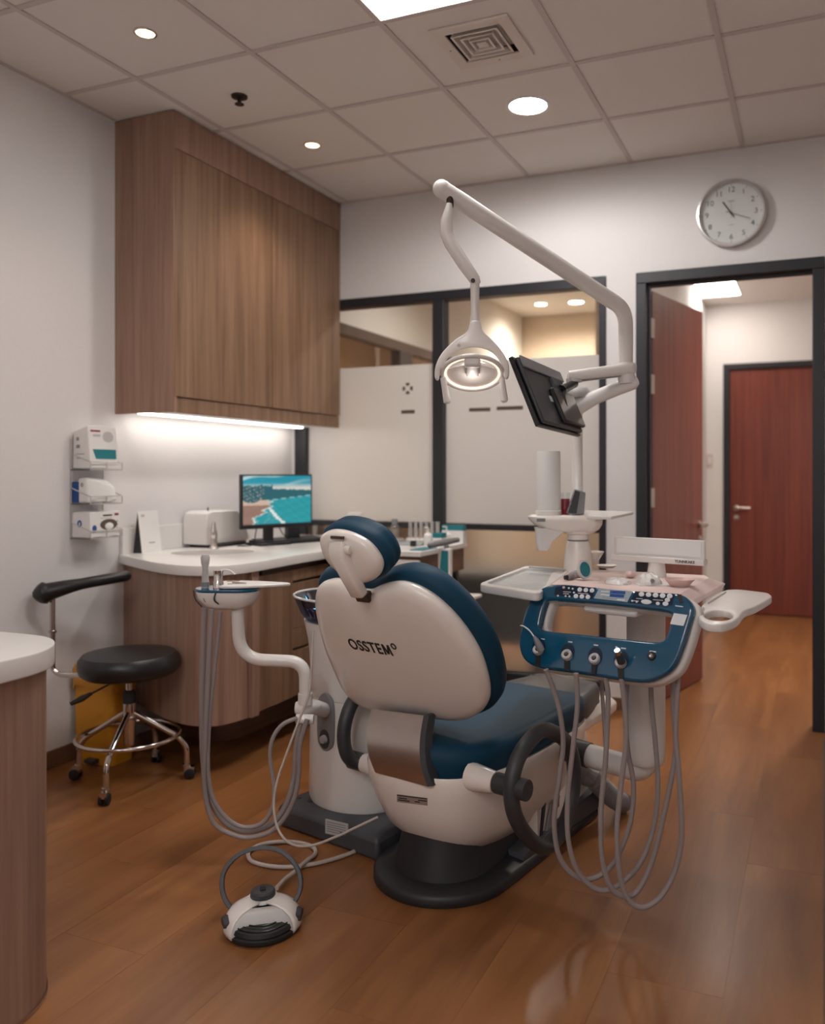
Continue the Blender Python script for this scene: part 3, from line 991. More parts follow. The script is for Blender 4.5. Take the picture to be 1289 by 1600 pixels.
part('knob', G().lathe(V(X1 - 0.05, y0 + 0.07, zt2 - 0.002), [(0.004, 0), (0.004, 0.022)], seg=8), M['dkgrey'], dv)

# ------------------------------------------------------------------ computer monitor with the coast picture
tl, tr = D(377, 741, 4.58), D(488, 740.5, 4.90)
ub = (tr - tl)
ub.z = 0
mw = ub.length
ub.normalize()
nb = V(ub.y, -ub.x, 0)
mt, mh = 1.334, 0.303
mo = V(tl.x, tl.y, mt - mh)
cm = thing('computer_monitor', mo + ub * (mw / 2) - V(0, 0, mo.z - WT), 'black computer monitor showing a turquoise coast picture on the worktop', 'monitor')
part('housing', G().obox(mo + ub * (mw / 2) + UP * (mh / 2) - nb * 0.014, ub * (mw / 2), UP * (mh / 2), nb * -0.013), M['black'], cm, bevel=0.003)


def seascape(u, v):
    n = lambda a, b, s: (math.sin(a * 12.9 * s + 1.3) * math.cos(b * 17.3 * s + a * 5.1 * s) + 0.5 * math.sin(a * 31.7 * s + b * 23.1 * s)) / 1.5
    def mixc(a, b, t):
        t = max(0, min(1, t))
        return tuple(p * (1 - t) + q * t for p, q in zip(a, b))
    water = mixc((0.012, 0.20, 0.23), (0.015, 0.26, 0.29), 0.5 + 0.5 * n(u, v, 2.3))
    sky = mixc((0.02, 0.27, 0.33), (0.01, 0.20, 0.27), (v - 0.75) * 4 + u * 0.5)
    cl = math.sin(u * 5 + (1 - v) * 26 + math.sin(u * 9) * 0.8)
    if v > 0.8:
        sky = mixc(sky, (0.42, 0.55, 0.53), max(0, cl - 0.35) * 1.1 * (1.25 - u))
    haze = mixc((0.52, 0.50, 0.44), sky, (v - 0.74) * 9)
    ridge = 0.80 + 0.025 * n(u, 0.2, 4) if u < 0.42 else 0.735 - 0.05 * (u - 0.42) + 0.012 * n(u, 0.1, 5)
    shore = 0.50 + 0.14 * max(0, u - 0.3) if u > 0.25 else 0.50 - 0.05 * math.sin(u * 14)
    if v > max(ridge, 0.60):
        return haze if u > 0.42 or v > ridge else sky
    if v > shore:
        c = mixc((0.006, 0.055, 0.075), (0.02, 0.12, 0.14), 0.5 + 0.6 * n(u, v, 6))
        if u < 0.3 and n(u, v, 5) > 0.45:
            c = (0.30, 0.24, 0.20)
        return c
    pts = ((0.0, 0.13), (0.08, 0.15), (0.15, 0.12), (0.20, 0.22), (0.26, 0.30), (0.30, 0.26), (0.34, 0.33), (0.38, 0.40), (0.43, 0.34), (0.47, 0.42), (0.52, 0.30), (1.0, 0.3))
    coast = 0.3
    for (va, ua), (vb, ub_) in zip(pts, pts[1:]):
        if va <= v <= vb:
            coast = ua + (ub_ - ua) * (v - va) / (vb - va)
    coast += 0.018 * n(u, v, 7)
    if u < coast:
        if v > 0.40:
            return mixc((0.40, 0.25, 0.18), (0.50, 0.42, 0.34), 0.5 + 0.5 * n(u, v, 6))
        return mixc((0.36, 0.22, 0.16), (0.07, 0.03, 0.03), 0.45 + 1.2 * n(u, v, 11))
    if u < coast + 0.03 + 0.03 * n(u, v, 6):
        return (0.50, 0.53, 0.49)
    fx = 0.36 + 0.45 * (0.35 - v) ** 0.8 + 0.35 * max(0, 0.16 - v) if v < 0.35 else 9
    if v < 0.35 and abs(u - fx) < 0.014 + 0.03 * abs(n(u, v, 9)) * (1 + (0.3 - v)):
        return (0.60, 0.62, 0.58)
    if v < 0.33 and u < fx - 0.04 and n(u, v, 13) > 0.80:
        return (0.34, 0.44, 0.43)
    if abs(v - shore) < 0.010:
        return (0.30, 0.42, 0.42)
    return water


NXs, NYs = 96, 58
so = mo + ub * 0.010 + UP * 0.018 + nb * 0.0002
sw_, sh_ = mw - 0.020, mh - 0.026
g = G()
vs = [so + ub * (sw_ * i / NXs) + UP * (sh_ * j / NYs) for j in range(NYs + 1) for i in range(NXs + 1)]
fs = [(j * (NXs + 1) + i, j * (NXs + 1) + i + 1, (j + 1) * (NXs + 1) + i + 1, (j + 1) * (NXs + 1) + i) for j in range(NYs) for i in range(NXs)]
scr = part('screen', g.add(vs, fs), M['screen'], cm)
ca = scr.data.color_attributes.new('print', 'FLOAT_COLOR', 'POINT')
org = ORIG[scr.name]
for i, vv in enumerate(scr.data.vertices):
    q = vv.co + org - so
    u_, v_ = q.dot(ub) / sw_, q.z / sh_
    c = (0.01, 0.012, 0.02) if v_ < 0.028 else seascape(u_, v_)
    ca.data[i].color = (*c, 1)
part('stand_neck', G().obox(mo + ub * (mw * 0.42) - nb * 0.045 + UP * ((WT - mo.z) / 2 + 0.02), ub * 0.028, nb * -0.012, UP * ((mo.z - WT) / 2 + 0.015)), M['black'], cm, bevel=0.002)
part('stand_foot', G().obox(mo + ub * (mw * 0.42) - nb * 0.04 + UP * (WT - mo.z + 0.0065), ub * 0.10, nb * -0.085, UP * 0.006), M['black'], cm, bevel=0.004)
part('power_block', G().obox(mo + ub * (mw * 0.84) - nb * 0.10 + UP * (WT - mo.z + 0.06), ub * 0.04, nb * -0.02, UP * 0.0595), M['dkgrey'], cm, bevel=0.003)
q0 = mo + ub * (mw * 0.25) - nb * 0.03
part('cable', G().tube(smooth_path([q0 + UP * 0.03, q0 - UP * 0.03 - ub * 0.01, V(q0.x, q0.y, WT + 0.006) - ub * 0.03, V(q0.x, q0.y, WT + 0.005) - ub * 0.12], 5), 0.003, seg=6), M['rubber'], cm)
q1 = mo + ub * (mw * 0.55) - nb * 0.04
part('cable', G().tube(smooth_path([q1 + UP * 0.02, q1 - UP * 0.035 + ub * 0.03, V(q1.x, q1.y, WT + 0.02) + ub * 0.08, V(q1.x, q1.y, WT + 0.006) + ub * 0.13], 5), 0.003, seg=6), M['rubber'], cm)

# keyboard
k0, k1 = onZ(411, 853, WT + 0.0005), onZ(520, 845, WT + 0.0005)
ku = (k1 - k0).normalized()
kn = V(-ku.y, ku.x, 0)
kb = thing('keyboard', k0 + ku * 0.22 + kn * 0.07, 'low black keyboard in front of the monitor on the worktop', 'keyboard')
part('case', G().prism([k0, k0 + V(0, 0, 0.014), k0 + kn * 0.145 + V(0, 0, 0.026), k0 + kn * 0.145], ku * 0.44), M['black'], kb, bevel=0.003)
kslope = (kn * 0.145 + V(0, 0, 0.012)).normalized()
knn = ku.cross(kslope)
kg = None
for r in range(5):
    for cidx in range(15):
        cpos = k0 + V(0, 0, 0.0145) + kslope * (0.02 + r * 0.025) + ku * (0.022 + cidx * 0.0285)
        if kg is None:
            kg = part('key', G().obox(cpos + knn * 0.003, ku * 0.012, kslope * 0.0105, knn * 0.003), M['dkgrey'], kb)
            kp = cpos
        else:
            copy_part(kg, kb, cpos - kp)

# cables and small white plug by the keyboard
cz = WT + 0.006
pc = onZ(386, 846, cz)
cb = thing('usb_lead', pc, 'thin dark lead with a teal plug lying beside the keyboard', 'cable')
part('lead', G().tube(smooth_path([onZ(372, 842, cz), onZ(392, 838, cz), onZ(408, 834, cz + 0.001), onZ(420, 831, cz)], 5), 0.003, seg=6), M['rubber'], cb)
part('plug', G().obox(onZ(379, 845, WT + 0.0095), V(0.022, 0.01, 0), V(-0.005, 0.011, 0), V(0, 0, 0.009)), M['teal'], cb, bevel=0.002)
ad = onZ(391, 850, WT + 0.0005)
part('plug_adapter', G().obox(ad + V(0, 0, 0.011), V(0.018, 0.012, 0), V(-0.008, 0.012, 0), V(0, 0, 0.0105)), M['white'], None, bevel=0.003, label='small white plug adapter lying left of the keyboard', cat='adapter')

# jar of swabs behind the monitor
jb = onZ(502, 836, WT + 0.0005)
jb = V(-2.62, 4.50, WT + 0.0005)
jr = thing('swab_jar', jb, 'white round jar with a red band behind the right of the monitor', 'jar')
part('body', G().lathe(jb, [(0.045, 0), (0.048, 0.004), (0.048, 0.12), (0.042, 0.128)], seg=26), M['white'], jr)
part('band', G().lathe(jb, [(0.0486, 0.085), (0.0486, 0.100)], seg=26, caps=False), M['redp'], jr)
part('lid', G().lathe(jb, [(0.046, 0.1285), (0.046, 0.158), (0.040, 0.162)], seg=26), M['white'], jr)

# ------------------------------------------------------------------ wire rack with three boxes on the left wall
RX0, RXF = XL + 0.004, XL + 0.128
ry0, ry1 = 2.905, 3.095
rk = thing('wire_rack', V(XL, 3.0, 1.04), 'white three-tier wire rack holding boxes on the left wall', 'rack')
wr = 0.0026
for y in (ry0, ry1):
    part('upright', G().tube([V(RX0 + 0.002, y, 1.035), V(RX0 + 0.002, y, 1.50)], wr, seg=6), M['wire'], rk)
for z in (1.045, 1.205, 1.365):
    zz = z - 0.008
    part('shelf_wire', G().tube(arc_path([V(RX0, ry0, zz), V(RXF, ry0, zz), V(RXF, ry1, zz), V(RX0, ry1, zz)], 0.008, 3), wr, seg=6), M['wire'], rk)
    part('guard_wire', G().tube(arc_path([V(RX0, ry0, zz + 0.075), V(RXF, ry0, zz + 0.035), V(RXF, ry1, zz + 0.035), V(RX0, ry1, zz + 0.075)], 0.008, 3), wr, seg=6), M['wire'], rk)
    for y in (ry0, (ry0 + ry1) / 2, ry1):
        part('riser_wire', G().tube([V(RXF, y, zz), V(RXF, y, zz + 0.035)], wr, seg=6), M['wire'], rk)
        part('floor_wire', G().tube([V(RX0, y, zz), V(RXF, y, zz)], wr, seg=6), M['wire'], rk)


def print_x(name, m, parent, x, y0, y1, z0, z1):
    return part(name, G().box(x, x + 0.0006, y0, y1, z0, z1), m, parent)


# top pack, leaning forward a little
tk = thing('wipes_pack', V(-3.15, 2.99, 1.362), 'white medical pack with a teal band, topmost in the wire rack', 'box')
pk = [V(XL + 0.006, 0, 1.3625), V(RXF - 0.012, 0, 1.3625), V(RXF - 0.028, 0, 1.562), V(XL + 0.012, 0, 1.535)]
part('carton', G().rings([[p + V(0, 2.915, 0) for p in pk], [p + V(0, 3.0, 0.006 if i > 1 else 0) for i, p in enumerate(pk)], [p + V(0, 3.085, -0.004 if i > 1 else 0) for i, p in enumerate(pk)]]), M['paper'], tk, bevel=0.004)
fn = V(0.2, 0, 0.016).normalized()
fu = (V(RXF - 0.028, 0, 1.562) - V(RXF - 0.012, 0, 1.3625)).normalized()
fo2 = V(RXF - 0.012, 0, 1.3625) + fn * 0.0008


def on_face(name, m, ya, yb, h0, h1, cut=0.0):
    lp = [(ya + cut, h0), (yb, h0), (yb, h1), (ya, h1)]
    part(name, plate([lp], fo2, V(0, 1, 0), fu, fn, 0.0006), m, tk)


on_face('teal_band', M['teal'], 2.935, 3.073, 0.045, 0.090, 0.016)
on_face('red_bar', M['redp'], 2.928, 2.985, 0.172, 0.180)
on_face('title_print', M['lightgrey'], 2.94, 2.985, 0.150, 0.160)
part('picture_print', plate([[(a_, b_) for a_, b_ in ellipse(3.03, 0.150, 0.032, 0.026, 18)]], fo2, V(0, 1, 0), fu, fn, 0.0006), M['lightgrey'], tk)
for k, z in enumerate((1.50, 1.465, 1.43, 1.41)):
    part('side_print', G().box(XL + 0.03, XL + 0.03 + (0.016, 0.022, 0.05, 0.04)[k], 2.9138, 2.9146, z - (0.008 if k < 2 else 0.0015), z + (0.008 if k < 2 else 0.0015)), M['greyp'], tk)
# middle glove box, blue back with a white tissue bulging out
mk = thing('tissue_box', V(-3.15, 2.99, 1.202), 'crumpled white tissue pack in a blue box, middle of the wire rack', 'box')
part('blue_box', G().box(XL + 0.006, XL + 0.040, 2.912, 3.085, 1.2025, 1.300), M['bluep'], mk, bevel=0.002)
part('pack', G().rings([[V(XL + 0.041, 2.914, 1.2025), V(RXF - 0.03, 2.914, 1.2025), V(RXF - 0.035, 2.914, 1.318), V(XL + 0.041, 2.914, 1.314)], [V(XL + 0.041, 2.96, 1.2025), V(RXF - 0.012, 2.96, 1.2025), V(RXF - 0.012, 2.96, 1.308), V(XL + 0.041, 2.96, 1.322)], [V(XL + 0.041, 3.03, 1.2025), V(RXF - 0.008, 3.03, 1.2045), V(RXF - 0.010, 3.03, 1.285), V(XL + 0.041, 3.03, 1.318)], [V(XL + 0.041, 3.084, 1.2025), V(RXF - 0.02, 3.084, 1.212), V(RXF - 0.034, 3.084, 1.27), V(XL + 0.041, 3.084, 1.31)]]), M['paper'], mk, bevel=0.008, angle=60)
part('side_print', plate([ellipse(0, 0, 0.007, 0.009, 14), ellipse(0, 0, 0.004, 0.006, 14)], V(XL + 0.066, 2.9136, 1.286), V(1, 0, 0), V(0, 0, 1), V(0, -1, 0), 0.0006), M['blackp'], mk)
# lower glove box
gk = thing('glove_box', V(-3.15, 2.99, 1.042), 'white glove box with an oval opening, lowest in the wire rack', 'box')
gf = RXF - 0.008
part('carton', G().box(XL + 0.006, gf, 2.910, 3.086, 1.0425, 1.160), M['paper'], gk, bevel=0.0015)
part('opening', plate([ellipse(3.02, 1.098, 0.052, 0.026, 28)], V(gf + 0.0001, 0, 0), V(0, 1, 0), V(0, 0, 1), V(1, 0, 0), 0.0007), M['brownframe'], gk)
part('glove', G().ell(V(gf + 0.001, 3.022, 1.090), 0.006, 0.026, 0.017, 14, 7), M['white_matt'], gk)
print_x('title_print', M['blackp'], gk, gf, 2.985, 3.04, 1.138, 1.145)
print_x('red_bar', M['redp'], gk, gf, 3.055, 3.080, 1.139, 1.150)
print_x('small_print', M['lightgrey'], gk, gf, 2.97, 3.04, 1.128, 1.131)
for k in range(3):
    print_x('small_print', M['lightgrey'], gk, gf, 3.066, 3.078, 1.075 + k * 0.016, 1.084 + k * 0.016)
part('round_mark', plate([ellipse(2.935, 1.083, 0.013, 0.016, 20)], V(gf + 0.0001, 0, 0), V(0, 1, 0), V(0, 0, 1), V(1, 0, 0), 0.0007), M['bluep'], gk)
part('round_mark', plate([ellipse(0, 0, 0.014, 0.017, 20), ellipse(0, 0, 0.005, 0.008, 14)], V(XL + 0.055, 2.9098, 1.105), V(1, 0, 0), V(0, 0, 1), V(0, -1, 0), 0.0007), M['bluep'], gk)

# ------------------------------------------------------------------ yellow waste bin
bn = thing('waste_bin', V(-3.072, 2.978, 0), 'yellow plastic waste bin with a liner behind the stool', 'bin')
def bring(sx, z):
    return [V(-3.072 + a, 2.978 + b, z) for a, b in rrect(-0.125 * sx, 0.125 * sx, -0.080 * sx, 0.080 * sx, 0.03 * sx)]
part('body', G().rings([bring(0.86, 0.001), bring(0.98, 0.385), bring(1.04, 0.39), bring(1.04, 0.415), bring(0.98, 0.415), bring(0.97, 0.10)], True, True), M['yellow'], bn, angle=30)
lp = []
for k in range(4):
    rg = []
    for i, p in enumerate(bring((1.055, 1.06, 1.0, 0.9)[k], (0.35, 0.425, 0.445, 0.40)[k])):
        rg.append(p + V(0, 0, 0.014 * math.sin(i * 1.9 + k)))
    lp.append(rg)
part('liner', G().rings(lp, False, False), M['yellowbag'], bn, angle=60)
part('pedal', G().box(-3.10, -3.04, 2.875, 2.915, 0.012, 0.03), M['dkgrey'], bn, bevel=0.004)

# ------------------------------------------------------------------ stool
SC = V(-2.752, 2.800, 0)
st = thing('operator_stool', SC, 'black vinyl swivel stool with chrome legs and a curved arm', 'stool')
part('seat', G().lathe(SC, [(0.10, 0.4685), (0.182, 0.470), (0.201, 0.484), (0.209, 0.512), (0.206, 0.540), (0.190, 0.560), (0.10, 0.572), (0.001, 0.574)], seg=48), M['leather'], st)
part('seat_plate', G().lathe(SC, [(0.06, 0.452), (0.10, 0.4675)], seg=24), M['rubber'], st)
part('gas_lift', G().lathe(SC, [(0.015, 0.33), (0.015, 0.452)], seg=16), M['chrome'], st)
part('lift_collar', G().lathe(SC, [(0.027, 0.345), (0.027, 0.385), (0.022, 0.40)], seg=18), M['rubber'], st)
part('column', G().lathe(SC, [(0.024, 0.165), (0.026, 0.17), (0.026, 0.345), (0.022, 0.348)], seg=20), M['chrome'], st)
hy0 = 0.30
cast = [onZ(112, 1217, 0), onZ(172, 1250, 0), onZ(282, 1217, 0), onZ(249, 1188, 0)]
for cpt in cast:
    dr = (V(cpt.x, cpt.y, 0) - SC).normalized()
    part('leg', G().tube(arc_path([SC + dr * 0.02 + V(0, 0, 0.30), SC + dr * 0.205 + V(0, 0, 0.185), SC + dr * 0.238 + V(0, 0, 0.14), SC + dr * 0.238 + V(0, 0, 0.062)], 0.05, 5), 0.0125, seg=12), M['chrome'], st)
    cc = SC + dr * 0.238
    tng = V(-dr.y, dr.x, 0)
    ca_ = part('caster', G().lathe(cc + V(0, 0, 0.05), [(0.018, 0), (0.018, 0.016), (0.012, 0.018)], seg=14).obox(cc + dr * 0.012 + V(0, 0, 0.042), dr * 0.020, tng * 0.014, V(0, 0, 0.012)), M['chrome'], st)
    for sgn in (-1, 1):
        part('wheel', G().lathe(cc + dr * 0.014 + tng * (0.006 * sgn) + V(0, 0, 0.0235), [(0.018, 0), (0.023, 0.001), (0.023, 0.012), (0.018, 0.014)], axis=tng * sgn, seg=20), M['rubber'], ca_)
part('foot_ring', G().tube([SC + V(0.212 * math.cos(2 * math.pi * k / 48), 0.212 * math.sin(2 * math.pi * k / 48), 0.205) for k in range(48)], 0.0095, seg=10, closed=True), M['chrome'], st)
lv = D(158, 1085, 3.55)
part('lift_lever', G().tube([SC + V(-0.02, -0.03, 0.455), SC + V(-0.10, -0.12, 0.40)], 0.004, seg=8), M['rubber'], st)
part('lever_grip', G().tube([SC + V(-0.095, -0.114, 0.404), SC + V(-0.12, -0.142, 0.386), SC + V(-0.15, -0.176, 0.367)], [0.007, 0.014, 0.008], seg=10), M['rubber'], st)
ap = D(82, 1000, 3.72)
ap = V(ap.x, ap.y, 0)
part('arm_post', G().tube(arc_path([SC + V(-0.05, -0.02, 0.458), V(ap.x + 0.03, ap.y + 0.01, 0.445), V(ap.x, ap.y, 0.47), V(ap.x, ap.y, 0.80)], 0.045, 6), 0.0115, seg=12), M['chrome'], st)
part('post_collar', G().lathe(V(ap.x, ap.y, 0.63), [(0.0125, 0), (0.017, 0.002), (0.017, 0.012), (0.0125, 0.014)], seg=16), M['chrome'], st)
arm = smooth_path([V(ap.x - 0.045, ap.y - 0.065, 0.806), V(ap.x - 0.012, ap.y - 0.030, 0.812), V(ap.x + 0.05, ap.y + 0.02, 0.832), V(ap.x + 0.11, ap.y + 0.09, 0.848), V(ap.x + 0.165, ap.y + 0.18, 0.86), V(ap.x + 0.185, ap.y + 0.26, 0.865)], 5)
rad = []
for i in range(len(arm)):
    t = i / (len(arm) - 1)
    rad.append((0.010, 0.024, 0.034, 0.041, 0.046, 0.050)[i] if i < 6 else max(0.025, 0.053 - 0.030 * min(1, t * 1.7)) if t < 0.97 else 0.018)
part('arm_pad', G().tube(arm, rad, seg=16), M['leather'], st, angle=60)

# ------------------------------------------------------------------ front counter at the left edge of the picture
def rc_out(o):
    """counter plan, grown outward by o, with a rounded corner"""
    cx_, cy_, r = -1.972, 1.455, 0.20 + o
    pts = [(-2.9, 1.655 + o)]
    for k in range(13):
        a = math.radians(90 - 90 * k / 12)
        pts.append((cx_ + r * math.cos(a), cy_ + r * math.sin(a)))
    pts += [(-1.772 + o, 0.9), (-1.772 + o, 0.2), (-2.9, 0.2)]
    return pts


fc = thing('front_counter', V(-2.3, 0.9, 0), 'oak counter with a rounded corner and white top at the left foreground', 'counter')
part('body', G().prism([V(a, b, 0.0005) for a, b in rc_out(-0.012)], (0, 0, 0.844)), M['oak_side'], fc, angle=30)
part('top', plate([rc_out(0.008)], V(0, 0, 0.846), V(1, 0, 0), V(0, 1, 0), V(0, 0, 1), 0.054, 0.004), M['worktop'], fc)
part('kick_trim', G().rings([[V(a, b, 0.001) for a, b in rc_out(-0.009)], [V(a, b, 0.012) for a, b in rc_out(-0.009)]], False, False), M['steel'], fc)
sc_ = thing('jamb_stand_in', V(0.3, 1.1, 0), 'dark block in place of a near door jamb, just showing at the lower right of the picture', 'cabinet')  # made-up low dark block standing in for the edge of a near door jamb
part('body', G().box(0.0145, 0.55, 0.9, 1.42, 0.0005, 0.89), M['rubber'], sc_)
part('top', G().box(0.0125, 0.56, 0.89, 1.43, 0.891, 0.92), M['black'], sc_)

# ------------------------------------------------------------------ instrument cart in front of the window
ct = thing('instrument_cart', V(-2.1, 4.1, 0), 'white-topped cart with a shallow drawer standing before the window', 'cart')
KX0, KX1, KY0, KY1, KZ = -2.335, -1.815, 3.755, 4.36, 0.95
part('top', G().box(KX0, KX1, KY0, KY1, KZ - 0.028, KZ), M['worktop'], ct, bevel=0.004)
part('drawer', G().box(KX0 + 0.02, KX1 - 0.012, KY0 + 0.012, KY0 + 0.03, KZ - 0.145, KZ - 0.045), M['shell'], ct, bevel=0.003)
part('drawer_pull', G().box(KX0 + 0.1, KX1 - 0.14, KY0 + 0.004, KY0 + 0.0115, KZ - 0.075, KZ - 0.050), M['shell'], ct, bevel=0.003)
part('carcass', G().box(KX0 + 0.012, KX1 - 0.016, KY0 + 0.031, KY1 - 0.01, KZ - 0.15, KZ - 0.0285), M['skirt'], ct)
for xx in (KX0 + 0.03, KX1 - 0.05):
    for yy in (KY0 + 0.05, KY1 - 0.05):
        part('leg', G().box(xx - 0.014, xx + 0.014, yy - 0.014, yy + 0.014, 0.05, KZ - 0.1505), M['dkgrey'], ct)
        part('caster', G().lathe(V(xx - 0.012, yy, 0.0252), [(0.02, 0), (0.025, 0.002), (0.025, 0.022), (0.02, 0.024)], axis=(1, 0, 0), seg=18), M['rubber'], ct)
part('low_shelf', G().box(KX0 + 0.02, KX1 - 0.02, KY0 + 0.04, KY1 - 0.02, 0.30, 0.318), M['dkgrey'], ct)
# items on the cart
kz = KZ + 0.0004
it = V(-2.25, 4.12, kz)
t1 = thing('gel_bottle', V(-2.20, 4.22, kz), 'tall clear bottle with a grey cap, left of the tube rack on the cart', 'bottle')
part('body', G().lathe(V(-2.20, 4.22, kz), [(0.026, 0), (0.028, 0.004), (0.028, 0.085), (0.016, 0.10)], seg=20), M['clearplastic'], t1)
part('cap', G().lathe(V(-2.20, 4.22, kz), [(0.017, 0.1005), (0.017, 0.128), (0.013, 0.132)], seg=18), M['midgrey'], t1)
rkc = V(-2.12, 4.30, kz)
t2 = thing('tube_rack', V(-2.06, 4.30, kz), 'white rack of upright clear tubes on the instrument cart', 'rack')
part('base', G().box(-2.155, -1.955, 4.27, 4.33, kz, kz + 0.022), M['white'], t2, bevel=0.003)
for k in range(6):
    cpos = V(-2.14 + k * 0.034, 4.30, kz + 0.0225)
    if k == 0:
        tb0 = part('tube', G().lathe(cpos, [(0.010, 0), (0.011, 0.002), (0.011, 0.085), (0.0125, 0.087), (0.0125, 0.093)], seg=14), M['lightgrey'], t2)
        tp0 = cpos
    else:
        copy_part(tb0, t2, cpos - tp0)
t3 = part('tray_dish', plate([rrect(-2.14, -1.96, 4.05, 4.20, 0.02)], V(0, 0, kz), V(1, 0, 0), V(0, 1, 0), V(0, 0, 1), 0.016, 0.003), M['trayglass'], None, label='shallow pale glass dish lying on the instrument cart', cat='dish')
for k, (bx, by) in enumerate(((-1.935, 4.10), (-1.87, 4.20))):
    p = V(bx, by, kz)
    t = thing('pump_bottle', p, ('front' if k == 0 else 'rear') + ' small white pump bottle at the right end of the cart', 'bottle', 'pump bottles on the cart')
    part('body', G().lathe(p, [(0.022, 0), (0.024, 0.004), (0.024, 0.055), (0.012, 0.066)], seg=18), M['white_matt'], t)
    part('pump', G().lathe(p, [(0.010, 0.0665), (0.010, 0.078), (0.004, 0.080), (0.004, 0.098)], seg=12).tube([p + V(0, 0, 0.096), p + V(-0.02, -0.01, 0.097)], 0.004, seg=8), M['white'], t)
p = V(-1.985, 4.02, kz)
t = thing('ink_bottle', p, 'tiny black bottle on the cart in front of the pump bottles', 'bottle')
part('body', G().lathe(p, [(0.016, 0), (0.017, 0.003), (0.017, 0.026), (0.010, 0.030)], seg=16), M['black'], t)
part('cap', G().lathe(p, [(0.010, 0.0305), (0.010, 0.042)], seg=14), M['white_matt'], t)
for k, (bx, by, w_) in enumerate(((-1.945, 4.30, 0.05), (-1.865, 4.30, 0.024))):
    pass
p = V(-1.88, 4.335, kz)
t = thing('wipe_carton', p, 'white carton with a teal top edge behind the pump bottles', 'box')
part('carton', G().box(-1.95, -1.82, 4.315, 4.355, kz, kz + 0.068), M['white_matt'], t)
part('teal_top', G().box(-1.9505, -1.8195, 4.3145, 4.3555, kz + 0.0685, kz + 0.098), M['teal'], t)
p = V(-1.85, 3.95, kz)
t = thing('cup_box', p, 'small white and teal box on the right edge of the cart', 'box')
part('carton', G().box(-1.875, -1.822, 4.03, 4.09, kz, kz + 0.048), M['white_matt'], t)
part('teal_top', G().box(-1.8755, -1.8215, 4.0295, 4.0905, kz + 0.0485, kz + 0.072), M['teal'], t)
part('cloth_sheet', plate([rrect(-1.90, -1.822, 3.80, 3.98, 0.01)], V(0, 0, kz), V(1, 0, 0), V(0, 1, 0), V(0, 0, 1), 0.003), M['teal'], None, label='teal paper sheet at the right front corner of the cart top', cat='paper')

# portable column with grey handle beside the cart
cx0 = V(-1.745, 3.92, 0)
pcn = thing('mobile_column', cx0, 'slim white and teal printed column on castors with a grey bar handle', 'trolley')
part('base', plate([rrect(-0.16, 0.16, -0.16, 0.16, 0.04)], cx0 + V(0, 0, 0.05), V(1, 0, 0), V(0, 1, 0), V(0, 0, 1), 0.03, 0.006), M['lightgrey'], pcn)
for a, b in ((-1, -1), (1, -1), (1, 1), (-1, 1)):
    part('caster', G().lathe(cx0 + V(a * 0.12 - 0.01, b * 0.12, 0.0252), [(0.02, 0), (0.025, 0.002), (0.025, 0.018), (0.02, 0.02)], axis=(1, 0, 0), seg=18), M['rubber'], pcn)
part('column', G().box(cx0.x - 0.040, cx0.x + 0.025, cx0.y - 0.02, cx0.y + 0.02, 0.08, 0.955), M['white'], pcn, bevel=0.004)
part('teal_print', plate([[(-0.022, 0.45), (0.018, 0.45), (0.018, 0.945), (-0.018, 0.945), (-0.028, 0.86), (-0.012, 0.76), (-0.022, 0.66)]], cx0 + V(0, -0.0205, 0), V(1, 0, 0), V(0, 0, 1), V(0, -1, 0), 0.0006), M['teal'], pcn)
part('white_scroll', G().tube(smooth_path([cx0 + V(-0.02, -0.022, 0.76), cx0 + V(0.0, -0.022, 0.80), cx0 + V(-0.006, -0.022, 0.83), cx0 + V(-0.014, -0.022, 0.79), cx0 + V(0.006, -0.022, 0.72), cx0 + V(-0.01, -0.022, 0.68)], 5), 0.002, seg=6), M['white_matt'], pcn)
h0, h1 = onZ(669, 852, 0.985), onZ(717, 843, 0.985)
hd = (h1 - h0)
part('handle', G().tube([h0, h0 + hd * 0.05, h0 + hd * 0.5, h0 + hd * 0.95, h1], [0.006, 0.016, 0.017, 0.014, 0.006], seg=14), M['midgrey'], pcn)
part('handle_stem', G().tube([cx0 + V(0, 0, 0.95), cx0 + V(0, 0, 0.972)], 0.012, seg=10), M['midgrey'], pcn)
trp = [onZ(698, 924, 0.70), onZ(738, 926, 0.70), onZ(736, 932, 0.70), onZ(712, 940, 0.70)]
part('side_tray', plate([rrect(-1.72, -1.60, 3.83, 4.06, 0.015), rrect(-1.665, -1.625, 3.90, 3.95, 0.01)], V(0, 0, 0.695), V(1, 0, 0), V(0, 1, 0), V(0, 0, 1), 0.016, 0.004), M['white'], pcn)

# ================================================================== the dental chair
RV, FV = V(C_, S_, 0), V(-S_, C_, 0)        # across and along the line of sight, level

ch = thing('dental_chair', W(0.15, 0.02, 0), 'dental chair with petrol blue cushions and a cream back shell reading OSSTEM', 'dental chair')


def ts(pts, z):
    return [W(t, s, z) for t, s in pts]


def base_out(o, t1=0.66):
    c0, s0, r = -0.055, 0.035, 0.235 + o
    pts = []
    for k in range(25):
        a = math.radians(90 + 180 * k / 24)
        pts.append((c0 + r * math.cos(a), s0 - r * math.sin(a)))
    return [(t1, s0 - r * 0.90)] + pts + [(t1, s0 + r * 0.90)]


bo = base_out(0)
part('base_plate', G().rings([ts(base_out(-0.004), 0.001), ts(base_out(0.0), 0.006), ts(base_out(0.0), 0.030), ts(base_out(-0.010), 0.040), ts(base_out(-0.06, 0.60), 0.046)]), M['baseblack'], ch, angle=50)
